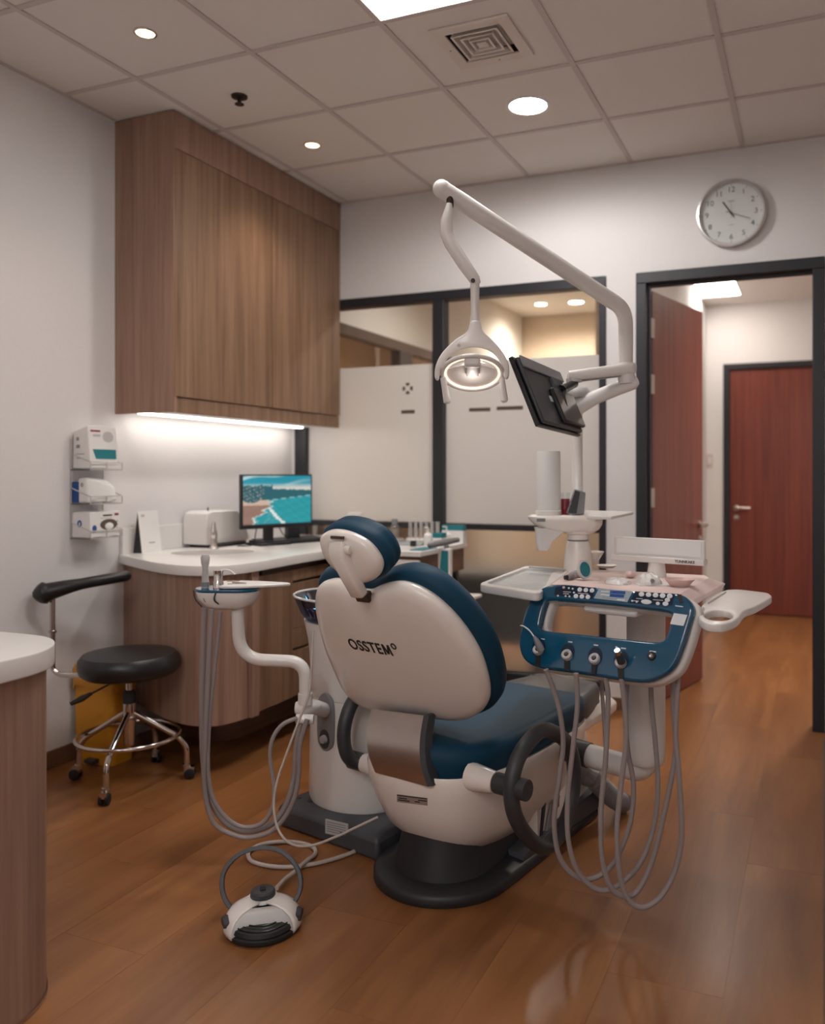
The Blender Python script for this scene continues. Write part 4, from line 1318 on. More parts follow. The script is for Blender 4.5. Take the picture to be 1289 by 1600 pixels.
# skirt that rises towards the foot end, and the cream pedestal cover above it
sk = []
for z0, z1, o in ((0.0405, 0.0405, 0.0), (0.06, 0.125, 0.0), (0.062, 0.128, 0.02)):
    sk.append([W(0.10, -0.185 + o, z0), W(0.665, -0.185 + o, z1), W(0.665, 0.255 - o, z1), W(0.10, 0.255 - o, z0)])
part('base_skirt', G().rings(sk), M['basegrey'], ch, bevel=0.006)
pc_ = [(0.22, -0.14), (0.28, -0.165), (0.60, -0.16), (0.645, -0.12), (0.645, 0.19), (0.60, 0.23), (0.26, 0.235), (0.20, 0.21)]
part('shadow_core', G().rings([ts(base_out(-0.07, 0.30), 0.0465), ts(base_out(-0.09, 0.30), 0.13), ts(base_out(-0.10, 0.30), 0.20)]), M['baseblack'], ch, angle=50)  # black block stands in for the dark shadow below the seat hood
pc_ = [(p.x, p.y) for p in smooth_path([V(a, b, 0) for a, b in pc_], 4, True)]
part('pedestal_cover', G().rings([ts(pc_, 0.05), ts([(0.42 + (a - 0.42) * 0.99, 0.035 + (b - 0.035) * 0.97) for a, b in pc_], 0.20), ts([(0.42 + (a - 0.42) * 0.9, 0.035 + (b - 0.035) * 0.9) for a, b in pc_], 0.35), ts([(0.42 + (a - 0.42) * 0.8, 0.035 + (b - 0.035) * 0.8) for a, b in pc_], 0.38)]), M['shell'], ch, angle=50)
# black gap and latch on the pedestal's right flank
part('flank_gap', G().tube([W(0.235, 0.236, 0.07), W(0.27, 0.234, 0.20), W(0.31, 0.218, 0.33)], 0.008, seg=8), M['blackp'], ch)
part('latch_plate', G().obox(W(0.315, 0.238, 0.125), TD * 0.032 + UP * 0.006, UP * 0.045 + TD * 0.02, SD * 0.006), M['midgrey'], ch, bevel=0.003)
part('latch', G().obox(W(0.325, 0.245, 0.158), TD * 0.022, UP * 0.016, SD * 0.006), M['skirt'], ch, bevel=0.003)


def seat_loop(k, sh=0.0, n=4, t1=0.60):
    pts = [(-0.275, 0.02), (-0.255, 0.14), (-0.19, 0.225), (-0.05, 0.275), (0.15, 0.285), (0.35, 0.275), (t1, 0.225), (t1 + 0.03, 0.02), (t1, -0.185), (0.35, -0.235), (0.15, -0.245), (-0.05, -0.235), (-0.19, -0.185), (-0.255, -0.10)]
    lp = loop2(pts, n)
    return [(0.15 + (a - 0.15) * k[0] + sh, 0.02 + (b - 0.02) * k[1]) for a, b in lp]


part('seat_hood', G().rings([ts(seat_loop((0.955, 0.93)), 0.385), ts(seat_loop((0.99, 0.985)), 0.398), ts(seat_loop((1.0, 1.0)), 0.388), ts(seat_loop((0.985, 0.985)), 0.34), ts(seat_loop((0.94, 0.93), 0.01), 0.26), ts(seat_loop((0.875, 0.84), 0.025), 0.18), ts(seat_loop((0.77, 0.72), 0.04), 0.125), ts(seat_loop((0.62, 0.55), 0.05), 0.10)]), M['shell'], ch, angle=60)
part('seat_cushion', G().rings([ts(seat_loop((0.90, 0.86), -0.005, t1=0.62), 0.372), ts(seat_loop((0.925, 0.90), 0.0, t1=0.63), 0.40), ts(seat_loop((0.955, 0.945), 0.004, t1=0.63), 0.430), ts(seat_loop((0.955, 0.945), 0.004, t1=0.63), 0.455), ts(seat_loop((0.93, 0.91), 0.004, t1=0.63), 0.478), ts(seat_loop((0.85, 0.80), 0.004, t1=0.63), 0.488), ts(seat_loop((0.5, 0.45), 0.004, t1=0.63), 0.486), ts(seat_loop((0.1, 0.1), 0.004, t1=0.63), 0.482)]), M['bluelea'], ch, angle=60)
lr = [(p.x, p.y) for p in smooth_path([V(a, b, 0) for a, b in [(0.50, -0.15), (0.78, -0.135), (0.835, -0.09), (0.835, 0.135), (0.78, 0.18), (0.50, 0.20)]], 5, True)]
part('leg_rest', G().rings([ts([(0.66 + (a - 0.66) * 0.95, 0.02 + (b - 0.02) * 0.95) for a, b in lr], 0.375), ts(lr, 0.39), ts(lr, 0.455), ts([(0.66 + (a - 0.66) * 0.95, 0.02 + (b - 0.02) * 0.93) for a, b in lr], 0.478), ts([(0.66 + (a - 0.66) * 0.5, 0.02 + (b - 0.02) * 0.5) for a, b in lr], 0.484)]), M['basegrey'], ch, angle=60)
part('leg_rest_shell', G().rings([ts([(0.62, -0.13), (0.9, -0.12), (0.9, 0.18), (0.62, 0.20)], 0.325), ts([(0.60, -0.15), (0.95, -0.135), (0.95, 0.19), (0.60, 0.215)], 0.345), ts([(0.60, -0.15), (0.955, -0.135), (0.955, 0.19), (0.60, 0.215)], 0.374), ts([(0.62, -0.12), (0.93, -0.115), (0.93, 0.17), (0.62, 0.19)], 0.40)]), M['shell'], ch, bevel=0.008)

# ---- backrest: a leaning shell with the cushion on its far side
AL = math.radians(57)
BE = TD * -math.cos(AL) + UP * math.sin(AL)
BN = SD.cross(BE)                     # outward, behind the chair
BO = W(-0.12, 0, 0.557)


def on_back(px, py, h=0.0):
    p = hit(px, py, BO + BN * h, BN) - BO
    return (p.dot(SD), p.dot(BE))


shell_px = [(500, 914), (519, 907.5), (537, 912), (555, 921), (575, 925), (590, 919), (606, 914), (628, 912.5), (656, 922), (688, 944), (720, 978), (748, 1022), (762, 1066), (762.5, 1096), (746, 1116), (716, 1124), (664, 1118), (600, 1110), (564, 1100), (540, 1078), (524, 1046), (508, 1006), (496, 958), (494, 930)]
sl = loop2([on_back(*p) for p in shell_px], 5)
bcen = (0.0, 0.27)
part('back_shell', G().dome(sl, BO, SD, BE, BN, [(0.985, -0.022), (1.0, -0.012), (1.0, 0.0), (0.985, 0.010), (0.955, 0.019), (0.88, 0.028), (0.7, 0.035), (0.4, 0.038), (0.05, 0.039)], bcen), M['shell'], ch, angle=60)
cl_ = [(a, b) for a, b in sl]
part('back_cushion', G().dome(cl_, BO, SD, BE, -BN, [(0.97, 0.018), (1.035, 0.024), (1.065, 0.040), (1.07, 0.062), (1.05, 0.085), (1.0, 0.102), (0.85, 0.112), (0.5, 0.108), (0.05, 0.104)], bcen), M['bluelea'], ch, angle=60)
tx = on_back(573, 1011, 0.039)
from mathutils.bvhtree import BVHTree
shell_ob = [o for o in ch.children if o.name.startswith('back_shell')][0]
sbvh = BVHTree.FromPolygons([v.co + ORIG[shell_ob.name] for v in shell_ob.data.vertices], [tuple(p.vertices) for p in shell_ob.data.polygons])


def wrap(g):
    for i, p in enumerate(g.v):
        h_ = sbvh.ray_cast(p + BN * 0.1, -BN, 0.5)[0]
        if h_ is not None:
            g.v[i] = h_ + BN * (0.0012 + (p - BO).dot(BN) - 0.0395)
    return g


lb = BO + SD * tx[0] + BE * tx[1] + BN * 0.0395
gt = text('OSSTE', 0.0465, lb - SD * 0.078, SD * 1.02, BE * 1.34, BN, 0.0008, align='LEFT', bold=0.0006, spacing=1.08)
lx0, lx1 = min((p - lb).dot(SD) for p in gt.v), max((p - lb).dot(SD) for p in gt.v)
hy0_, hy1_ = -0.0215, 0.0225
fl_ = [p for p in gt.v if (p - lb).dot(SD) > lx1 - 0.016]          # the E gives the height of the capitals
hy0_, hy1_ = min((p - lb).dot(BE) for p in fl_), max((p - lb).dot(BE) for p in fl_)
gt2 = wrap(gt)
part('lettering', gt2, M['blackp'], ch, label='dark lettering OSSTEM')
mw_, st_ = 0.034, 0.0062
mx_ = lx1 + 0.006
for quad in (((0, 0), (st_, 0), (st_ + 0.002, 1), (0.002, 1)), ((mw_ - st_, 0), (mw_, 0), (mw_ - 0.002, 1), (mw_ - st_ - 0.002, 1)), ((0.003, 1), (0.003 + st_, 1), (mw_ / 2 + 0.0035, 0.12), (mw_ / 2 - 0.0035, 0.12)), ((mw_ - 0.003 - st_, 1), (mw_ - 0.003, 1), (mw_ / 2 + 0.0035, 0.12), (mw_ / 2 - 0.0035, 0.12))):
    lp_ = [lb + SD * (mx_ + a) + BE * (hy0_ + (hy1_ - hy0_) * b) for a, b in quad]
    part('lettering_stroke', wrap(G().prism(lp_, BN * 0.0008)), M['blackp'], ch)
dg = (tx[0] + mx_ + mw_ + 0.018, tx[1] + hy1_ - 0.002)
part('lettering_ring', wrap(plate([ellipse(0, 0, 0.0105, 0.0125, 22), ellipse(0, 0, 0.0062, 0.0080, 22)], BO + SD * dg[0] + BE * dg[1] + BN * 0.0388, SD, BE, BN, 0.0014)), M['blackp'], ch)
so_ = on_back(566, 934, 0.03)
part('bracket_slot', G().obox(BO + SD * so_[0] + BE * so_[1] + BN * 0.022, SD * 0.025, BE * 0.014, BN * 0.012), M['oak_dark'], ch)

# ---- headrest
AH = math.radians(64)
HE = TD * -math.cos(AH) + UP * math.sin(AH)
HN = SD.cross(HE)
HO = W(-0.50, 0, 1.09)


def on_head(px, py, h=0.0):
    p = hit(px, py, HO + HN * h, HN) - HO
    return (p.dot(SD), p.dot(HE))


head_px = [(502, 840), (509, 832), (521, 829), (539, 831), (558, 838), (576, 849), (591, 867), (597, 883), (593, 898), (581, 907), (567, 909), (550, 903), (533, 893), (517, 878), (506, 861)]
hl = loop2([on_head(*p) for p in head_px], 5)
part('head_shell', G().dome(hl, HO, SD, HE, HN, [(0.98, -0.015), (1.0, -0.008), (1.0, 0.0), (0.97, 0.010), (0.88, 0.018), (0.6, 0.024), (0.05, 0.026)]), M['shell'], ch, angle=60)
part('head_cushion', G().dome(hl, HO, SD, HE, -HN, [(0.96, 0.010), (1.06, 0.015), (1.11, 0.030), (1.10, 0.046), (1.06, 0.056), (1.085, 0.066), (1.06, 0.082), (0.95, 0.094), (0.6, 0.098), (0.05, 0.096)]), M['bluelea'], ch, angle=60)
# bracket that carries the headrest
b0, b1, b2 = D(528, 846, 2.405), D(531, 868, 2.405), D(561, 928, 2.455)
rings_ = []
for p, w_, th, q in ((b0, 0.027, 0.012, (b1 - b0)), (b0 * 0.6 + b1 * 0.4, 0.031, 0.018, (b1 - b0)), (b1, 0.031, 0.020, (b2 - b0)), (b1 * 0.5 + b2 * 0.5, 0.028, 0.019, (b2 - b1)), (b2, 0.025, 0.017, (b2 - b1)), (b2 + (b2 - b1).normalized() * 0.008, 0.018, 0.010, (b2 - b1))):
    up_ = -q.normalized()
    rt = SD - up_ * SD.dot(up_)
    rt.normalize()
    nn_ = rt.cross(up_)
    rings_.append([p + rt * a + nn_ * b for a, b in rrect(-w_, w_, -th, th, min(w_, th) * 0.6, 3)])
part('head_bracket', G().rings(rings_), M['shell'], ch, angle=50)
part('bracket_knob', G().lathe(b0 * 0.45 + b1 * 0.55 + SD * 0.028, [(0.014, 0), (0.014, 0.014), (0.010, 0.018)], axis=SD, seg=18), M['shell'], ch)
part('bracket_gap', G().obox(b0 - FV * 0.006 + UP * 0.012, SD * 0.026, FV * 0.012, UP * 0.004), M['oak_dark'], ch)

# ---- stainless hinge cover between backrest and seat
pa = hit(582, 1108, W(-0.215, 0, 0), TD) - CO
def loc(p):
    q = p - CO
    return q.dot(TD), q.dot(SD), q.z
tL, tR = loc(hit(580, 1108, W(-0.20, 0, 0), TD)), loc(hit(662, 1118, W(-0.20, 0, 0), TD))
bL, bR = loc(hit(586, 1207, W(-0.275, 0, 0), TD)), loc(hit(668, 1229, W(-0.275, 0, 0), TD))
rows = []
for k in range(9):
    q = k / 8
    tt = -0.20 - 0.075 * q - 0.03 * math.sin(math.pi * q)
    l = W(tt, tL[1] * (1 - q) + bL[1] * q, tL[2] * (1 - q) + bL[2] * q)
    r = W(tt, tR[1] * (1 - q) + bR[1] * q, tR[2] * (1 - q) + bR[2] * q)
    rows.append((l, r))
lp0 = []
for l, r in rows:
    lp0.append([l, r, r + TD * 0.006, l + TD * 0.006])
part('hinge_cover', G().rings(lp0), M['steel'], ch, angle=30)
lp1 = []
for l, r in rows:
    lp1.append([r + SD * 0.0005 - TD * 0.001, r + SD * 0.012 + TD * 0.012, r + SD * 0.012 + TD * 0.05, r + SD * 0.0005 + TD * 0.05])
part('hinge_edge', G().rings(lp1), M['dkgrey'], ch, angle=30)
lbl = [hit(x_, y_, W(-0.268, 0, 0), TD) for x_, y_ in ((620, 1242), (668, 1248), (669, 1261), (621, 1254))]
mid_l, mid_r = (lbl[0] + lbl[3]) / 2, (lbl[1] + lbl[2]) / 2


def on_hood(px, py):
    """nearest place where the line of sight meets the seat hood, a little proud of it"""
    deps = bpy.context.evaluated_depsgraph_get()
    return None


# rating label follows the curved hood
hood = [o for o in ch.children if o.name.startswith('seat_hood')][0]
bpy.context.view_layer.update()
from mathutils.bvhtree import BVHTree
bvh = BVHTree.FromPolygons([v.co + ORIG[hood.name] for v in hood.data.vertices], [tuple(p.vertices) for p in hood.data.polygons])


def stick(px, py, lift=0.0008):
    r = ray(px, py).normalized()
    h_, n_, i_, d_ = bvh.ray_cast(EYE, r, 20)
    if h_ is None:
        return None
    return h_ - r * lift * 2


gl_ = G()
nu, nv = 10, 4
vs = []
for j in range(nv + 1):
    for i in range(nu + 1):
        q, w_ = i / nu, j / nv
        vs.append(stick(620 + 48 * q, 1241 + 6 * q + 12 * w_) or W(-0.27, 0, 0.3))
fs = [(j * (nu + 1) + i, j * (nu + 1) + i + 1, (j + 1) * (nu + 1) + i + 1, (j + 1) * (nu + 1) + i) for j in range(nv) for i in range(nu)]
part('rating_label', gl_.add(vs, fs), M['steel_label'], ch)
for y_, x0_, x1_ in ((0.4, 0, 47), (4.5, 3, 16), (7.5, 2, 20), (4.0, 33, 47), (7.0, 28, 36)):
    row = []
    for q in range(9):
        xx = x0_ + (x1_ - x0_) * q / 8
        row.append((stick(620 + xx, 1241.3 + 6 * xx / 48 + y_, 0.0014), stick(620 + xx, 1241.3 + 6 * xx / 48 + y_ + 1.5, 0.0014)))
    if all(a is not None and b is not None for a, b in row):
        g_ = G()
        for q in range(8):
            g_.add([row[q][0], row[q + 1][0], row[q + 1][1], row[q][1]], [(0, 1, 2, 3)])
        part('label_print', g_, M['blackp'], ch)

# ---- armrests
def arm_loop(s, flip=1):
    px_s = [(845, 1142), (816, 1172), (801, 1212), (800, 1255), (812, 1290), (836, 1318), (858, 1322), (878, 1296), (893, 1252), (897, 1205), (890, 1168), (870, 1147)]
    pts = []
    for p in px_s:
        q = hit(p[0], p[1], W(0, 0.375, 0), SD) - CO
        pts.append(W(q.dot(TD), s, q.z))
    return smooth_path(pts, 5, True)


part('armrest', G().tube(arm_loop(0.375), 0.0245, seg=14, closed=True), M['dkgrey'], ch)
j0 = hit(803, 1230, W(0, 0.375, 0), SD)
part('arm_joint', G().tube([j0 - SD * 0.065, j0 - SD * 0.06, j0 + SD * 0.048, j0 + SD * 0.05], [0.030, 0.032, 0.032, 0.030], seg=20), M['dkgrey'], ch)
part('arm_stub', G().tube([j0 - SD * 0.16, j0 - SD * 0.066], [0.045, 0.033], seg=18), M['shell'], ch)
AS = -0.335
la = smooth_path([hit(x_, y_, W(0, AS, 0), SD) for x_, y_ in ((600, 1066), (575, 1076), (553, 1094), (541, 1122), (537, 1150), (541, 1176), (552, 1190), (566, 1193))], 6)
part('armrest', G().tube(la, [0.018] + [0.0245] * 14 + [0.024], seg=14), M['dkgrey'], ch)
j1 = hit(562, 1190, W(0, AS, 0), SD)
part('arm_joint', G().tube([j1 + SD * 0.022, j1 - SD * 0.040], 0.032, seg=20), M['dkgrey'], ch)
part('arm_stub', G().tube([j1 + SD * 0.13, j1 + SD * 0.023], [0.042, 0.033], seg=18), M['shell'], ch)

# ================================================================== water unit on the chair's left
wu = thing('water_unit', W(0.12, -0.45, 0), 'white water column with a blue glass spittoon standing on a slate base', 'dental unit')
part('base', G().rings([[W(-0.115, -0.715, 0.001), W(-0.125, -0.20, 0.001), W(0.36, -0.20, 0.001), W(0.36, -0.715, 0.001)], [W(-0.115, -0.715, 0.075), W(-0.125, -0.20, 0.075), W(0.36, -0.20, 0.075), W(0.36, -0.715, 0.075)], [W(-0.085, -0.695, 0.095), W(-0.085, -0.22, 0.095), W(0.33, -0.22, 0.095), W(0.33, -0.695, 0.095)]]), M['basegrey'], wu, bevel=0.012)
UC = (0.09, -0.492)


def col_ring(k, z, dt=0.0, ds=0.0, n=40):
    return [W(UC[0] + dt + 0.16 * k * math.cos(2 * math.pi * i / n), UC[1] + ds + 0.198 * k * math.sin(2 * math.pi * i / n), z) for i in range(n)]


part('column', G().rings([col_ring(1.0, 0.096), col_ring(1.03, 0.11), col_ring(1.02, 0.30), col_ring(1.0, 0.497)]), M['white'], wu, angle=50)
part('upper_column', G().rings([col_ring(0.985, 0.4985), col_ring(0.995, 0.504), col_ring(0.98, 0.58, 0, -0.004), col_ring(1.0, 0.70, 0, -0.012), col_ring(1.06, 0.775, 0, -0.02)]), M['white'], wu, angle=50)
part('bowl', G().rings([col_ring(1.0, 0.776, 0, -0.02), col_ring(1.10, 0.80, 0, -0.024), col_ring(1.24, 0.865, 0, -0.03), col_ring(1.22, 0.866, 0, -0.03), col_ring(1.02, 0.80, 0, -0.024), col_ring(0.5, 0.785, 0, -0.02)], False, True), M['blueglass'], wu, angle=60)
part('bowl_lining', G().rings([col_ring(1.10, 0.802, 0, -0.0245), col_ring(1.0, 0.799, 0, -0.024), col_ring(0.5, 0.783, 0, -0.02)], False, True), M['bluegloss'], wu, angle=60)
rim = [W(UC[0] + 0.16 * 1.235 * math.cos(2 * math.pi * i / 40), UC[1] - 0.03 + 0.198 * 1.235 * math.sin(2 * math.pi * i / 40), 0.868) for i in range(40)]
part('bowl_rim', G().tube(rim, 0.005, seg=8, closed=True), M['rim'], wu)
for px, py in ((466, 1247), (484, 1252), (532, 1266)):
    p = onZ(px, py, 0.0955)
    part('cap', G().lathe(p, [(0.011, 0), (0.010, 0.004)], seg=16), M['dkgrey'], wu)
lo_, ld_ = hit(510, 1283, W(-0.112, 0, 0), TD), None
q0, q1, q2, q3 = [hit(x_, y_, W(-0.1155, 0, 0), TD) for x_, y_ in ((510, 1279), (545, 1287), (545, 1309), (510, 1301))]
part('warning_label', G().prism([q0 - TD * 0.006, q1 - TD * 0.006, q2 - TD * 0.006, q3 - TD * 0.006], TD * 0.004), M['lightgrey'], wu)
for k in range(5):
    a_, b_ = q0 * (0.85 - 0.16 * k) + q3 * (0.15 + 0.16 * k), q1 * (0.85 - 0.16 * k) + q2 * (0.15 + 0.16 * k)
    part('label_print', G().obox((a_ + b_) / 2 - TD * 0.0064, (b_ - a_) * 0.42, UP * 0.0016, TD * 0.0004), M['greyp'], wu)


def hit_col(px, py, k=1.0):
    r = ray(px, py)
    best = None
    for i in range(1200):
        z = 2.3 + i * 0.001
        p = EYE + r * z
        q = p - CO
        a = (q.dot(TD) - UC[0]) / (0.16 * k)
        b = (q.dot(SD) - UC[1]) / (0.198 * k)
        if a * a + b * b <= 1:
            nrm = (TD * (a / 0.16) + SD * (b / 0.198)).normalized()
            return p, nrm
    return D(px, py, 3.05), -FV


pp, pn = hit_col(509, 1128, 1.02)
pu = UP.cross(pn).normalized()
part('oval_panel', plate([loop2([(0.0, 0.108), (0.034, 0.085), (0.043, 0.04), (0.043, -0.05), (0.034, -0.088), (0, -0.108), (-0.034, -0.088), (-0.043, -0.05), (-0.043, 0.04), (-0.034, 0.085)], 4)], pp - pn * 0.02, pu, UP, pn, 0.026, 0.005), M['midgrey'], wu)
part('oval_recess', plate([ellipse(0, -0.062, 0.027, 0.036, 26)], pp + pn * 0.0062, pu, UP, pn, 0.0008), M['dkgrey'], wu)
part('recess_knob', G().lathe(pp + pn * 0.007 - UP * 0.062, [(0.016, 0), (0.014, 0.012), (0.008, 0.016)], axis=pn, seg=18), M['lightgrey'], wu)

# ---- assistant arm on the water unit
aa = thing('assistant_arm', pp + UP * 0.05, 'white bent tube arm carrying a small instrument tray left of the chair', 'instrument arm')
e0 = pp + UP * 0.045
AD = 2.93
pth = [e0 + pn * 0.004, D(492, 1103, AD + 0.02), D(468, 1105, AD)]
part('socket_pipe', G().tube([e0 + pn * 0.0065, D(490, 1104, AD + 0.03), D(470, 1106, AD), D(462, 1106, AD)], [0.026, 0.026, 0.027, 0.020], seg=18), M['white'], aa)
part('bent_tube', G().tube(arc_path([D(477, 1092, AD), D(477, 1034, AD), D(374, 1030, AD), D(371, 946, AD)], 0.10, 9), 0.0215, seg=16), M['white'], aa)
part('tube_collar', G().tube([D(477, 1100, AD), D(477, 1083, AD)], 0.0255, seg=18), M['white'], aa)
part('hose_clip', G().tube([D(463, 1123, AD - 0.02), D(490, 1124, AD - 0.02)], 0.017, seg=14), M['white'], aa)
# tray body
TC = D(357, 925, AD)


def tray_ring(w0, w1, dp, z, n=8):
    pts = rrect(-w0, w1, -dp, dp, dp * 0.95, n)
    return [V(TC.x, TC.y, z) + RV * a + FV * b for a, b in pts]


part('tray_body', G().rings([tray_ring(0.05, 0.05, 0.035, 0.868), tray_ring(0.085, 0.085, 0.052, 0.880), tray_ring(0.105, 0.103, 0.062, 0.905), tray_ring(0.110, 0.108, 0.066, 0.928), tray_ring(0.107, 0.106, 0.064, 0.936)]), M['white'], aa, angle=50)
part('blue_gasket', G().rings([tray_ring(0.1115, 0.1095, 0.0675, 0.930), tray_ring(0.113, 0.111, 0.069, 0.935), tray_ring(0.1115, 0.1095, 0.0675, 0.940), tray_ring(0.09, 0.09, 0.05, 0.9405)], True, True), M['bluegloss'], aa)
fl = [V(TC.x, TC.y, 0.943) + RV * a + FV * b for a, b in loop2([(-0.02, -0.045), (0.07, -0.05), (0.20, 0.01), (0.205, 0.03), (0.18, 0.05), (0.06, 0.09), (-0.04, 0.085)], 5)]
part('flat_tray', G().prism(fl, (0, 0, 0.010)), M['white'], aa, bevel=0.003)
for k, (px, bend) in enumerate(((310, 0), (327, 0), (345, 0))):
    a0 = -0.108 + k * 0.038
    part('hose_groove', G().tube(smooth_path([V(TC.x, TC.y, 0.934) + RV * (a0 - 0.004 + 0.006 * k) - FV * (0.030 + 0.022 * min(k, 1.6)), V(TC.x, TC.y, 0.905) + RV * (a0 + 0.004) - FV * (0.036 + 0.020 * min(k, 1.6)), V(TC.x, TC.y, 0.878) + RV * (a0 + 0.028) - FV * 0.038], 5), 0.0028, seg=6), M['dkgrey'], aa)
i1 = thing('suction_tip', V(TC.x, TC.y, 0.94) - RV * 0.085, 'tall grey suction handpiece upright in the assistant tray', 'handpiece')
ib = V(TC.x, TC.y, 0.9412) - RV * 0.078 - FV * 0.01
part('barrel', G().lathe(ib, [(0.013, 0), (0.012, 0.03), (0.010, 0.07), (0.014, 0.085), (0.016, 0.105), (0.011, 0.115)], seg=16), M['lightgrey'], i1)
part('collar', G().lathe(ib, [(0.0145, 0.004), (0.0145, 0.02)], seg=16), M['midgrey'], i1)
i2 = thing('air_syringe', V(TC.x, TC.y, 0.94) - RV * 0.03, 'short chrome syringe handpiece with a curved white tip in the assistant tray', 'handpiece')
ib = V(TC.x, TC.y, 0.9412) - RV * 0.028 - FV * 0.025
part('barrel', G().lathe(ib, [(0.018, 0), (0.018, 0.02), (0.015, 0.025), (0.016, 0.056), (0.017, 0.062)], seg=18), M['chrome'], i2)
part('tip', G().tube(smooth_path([ib + V(0, 0, 0.056), ib + V(0, 0, 0.064) + RV * 0.02, ib + V(0, 0, 0.060) + RV * 0.042, ib + V(0, 0, 0.048) + RV * 0.058], 5), 0.003, seg=8), M['white_matt'], i2)
tw = V(TC.x, TC.y, 0.9534)
for k, (a0, b0_, a1, b1_) in enumerate(((0.0, -0.01, 0.05, 0.02), (0.01, 0.012, 0.065, -0.008), (-0.012, 0.02, 0.03, 0.035))):
    p, q = tw + RV * a0 + FV * b0_ + UP * (0.003 * k), tw + RV * a1 + FV * b1_ + UP * (0.003 * k)
    part('probe', G().tube([p, p * 0.5 + q * 0.5, q], [0.0018, 0.0028, 0.0014], seg=8), M['steel'], None, label=('short steel probe lying foremost on the assistant tray', 'steel probe crossing over the others on the assistant tray', 'steel probe lying rearmost on the assistant tray')[k], cat='dental probe', group='probes on the assistant tray')

# hoses of the assistant arm
def hose(name, pts, r, m, label, cat, parent=None, group=None, n=5):
    return part(name, G().tube(smooth_path(pts, n), r, seg=10), m, parent, label=label, cat=cat, group=group, angle=70)


def dp(pts, d0, d1):
    out = []
    for i, (x_, y_) in enumerate(pts):
        q = i / (len(pts) - 1)
        out.append(D(x_, y_, d0 * (1 - q) + d1 * q))
    return out


HA = [(320, 950), (317, 1028), (316, 1146), (322, 1225), (341, 1272), (369, 1295), (400, 1297), (428, 1284), (448, 1256), (459, 1217), (463, 1169), (468, 1140), (473, 1124)]
HB = [(331, 952), (326, 1047), (321, 1146), (319, 1225), (333, 1284), (366, 1305), (394, 1308), (428, 1296), (455, 1260), (466, 1217), (468, 1169), (475, 1140), (480, 1124)]
HC = [(344, 955), (335, 1047), (327, 1126), (325, 1205), (337, 1256), (369, 1289), (405, 1289), (425, 1264), (428, 1225), (422, 1185), (426, 1154), (442, 1132), (464, 1122)]
hose('hose', dp(HA, AD - 0.04, AD - 0.01), 0.0105, M['hose'], None, None, aa)
hose('hose', dp(HB, AD - 0.075, AD - 0.045), 0.0085, M['hose'], None, None, aa)
hose('hose', dp(HC, AD - 0.06, AD - 0.05), 0.0075, M['hose'], None, None, aa)
hose('thin_cable', dp([(489, 985), (487, 1034), (483, 1083), (467, 1126), (448, 1177), (432, 1225), (428, 1264), (436, 1299), (456, 1319), (487, 1321), (526, 1307), (560, 1291), (590, 1277)], AD - 0.08, 2.66), 0.0042, M['hose_light'], 'thin pale cable hanging from the assistant arm towards the chair base', 'cable')

# ================================================================== foot control on the floor
PC = V(-1.505, 2.050, 0)
PF = (-FV * 0.97 + RV * 0.24).normalized()     # its front
PR = V(-PF.y, PF.x, 0)
fp = thing('foot_control', PC, 'white and black round foot control with a hoop handle on the floor', 'foot pedal')
part('base_disc', G().lathe(PC, [(0.104, 0.001), (0.108, 0.006), (0.108, 0.016), (0.104, 0.020)], seg=48), M['rubber'], fp)
part('pedal_disc', G().lathe(PC + PF * 0.012, [(0.094, 0.0205), (0.097, 0.026), (0.093, 0.036), (0.075, 0.043), (0.001, 0.047)], seg=48), M['rubber'], fp)
for k, r_ in enumerate((0.085, 0.073, 0.061)):
    arc = [PC + PF * (0.012 + r_ * math.cos(math.radians(a))) + PR * (r_ * math.sin(math.radians(a))) + UP * (0.0405 + 0.0022 * k) for a in range(-55, 56, 5)]
    part('grip_rib', G().tube(arc, 0.0022, seg=6), M['black'], fp)
prof = [(0.112, 0.012), (0.1125, 0.022), (0.109, 0.040), (0.097, 0.058), (0.075, 0.071), (0.045, 0.078), (0.002, 0.080)]
lps = []
A0, A1, NA = 52, 308, 44
for r_, z in prof:
    lps.append([PC + PF * (r_ * math.cos(math.radians(A0 + (A1 - A0) * i / NA))) + PR * (r_ * math.sin(math.radians(A0 + (A1 - A0) * i / NA))) + UP * z for i in range(NA + 1)])
g = G()
n_ = NA + 1
vs = [p for l in lps for p in l]
fs = [(k * n_ + i, k * n_ + i + 1, (k + 1) * n_ + i + 1, (k + 1) * n_ + i) for k in range(len(lps) - 1) for i in range(NA)]
cov = part('cover', g.add(vs, fs), M['white'], fp, solid=0.006, angle=60)
NF = 14
vs, fs = [], []
for l in lps[:6]:
    for i in range(NF + 1):
        q = i / NF
        vs.append(l[0] * (1 - q) + l[-1] * q - UP * 0.003 - PF * 0.002)
fs = [(k * (NF + 1) + i, k * (NF + 1) + i + 1, (k + 1) * (NF + 1) + i + 1, (k + 1) * (NF + 1) + i) for k in range(5) for i in range(NF)]
part('cover_front', G().add(vs, fs), M['lightgrey'], fp, solid=0.003, angle=60)
kc = PC - PF * 0.035 + UP * 0.0735
part('dial_ring', G().lathe(kc, [(0.045, -0.002), (0.043, 0.005), (0.036, 0.006)], seg=36), M['white'], fp)
part('dial', G().lathe(kc, [(0.035, 0.004), (0.037, 0.008), (0.036, 0.020), (0.032, 0.024), (0.001, 0.024)], seg=36), M['dkgrey'], fp)
part('dial_key', G().obox(kc + UP * 0.0265, PF * 0.010, PR * 0.008, UP * 0.0025), M['black'], fp, bevel=0.001)
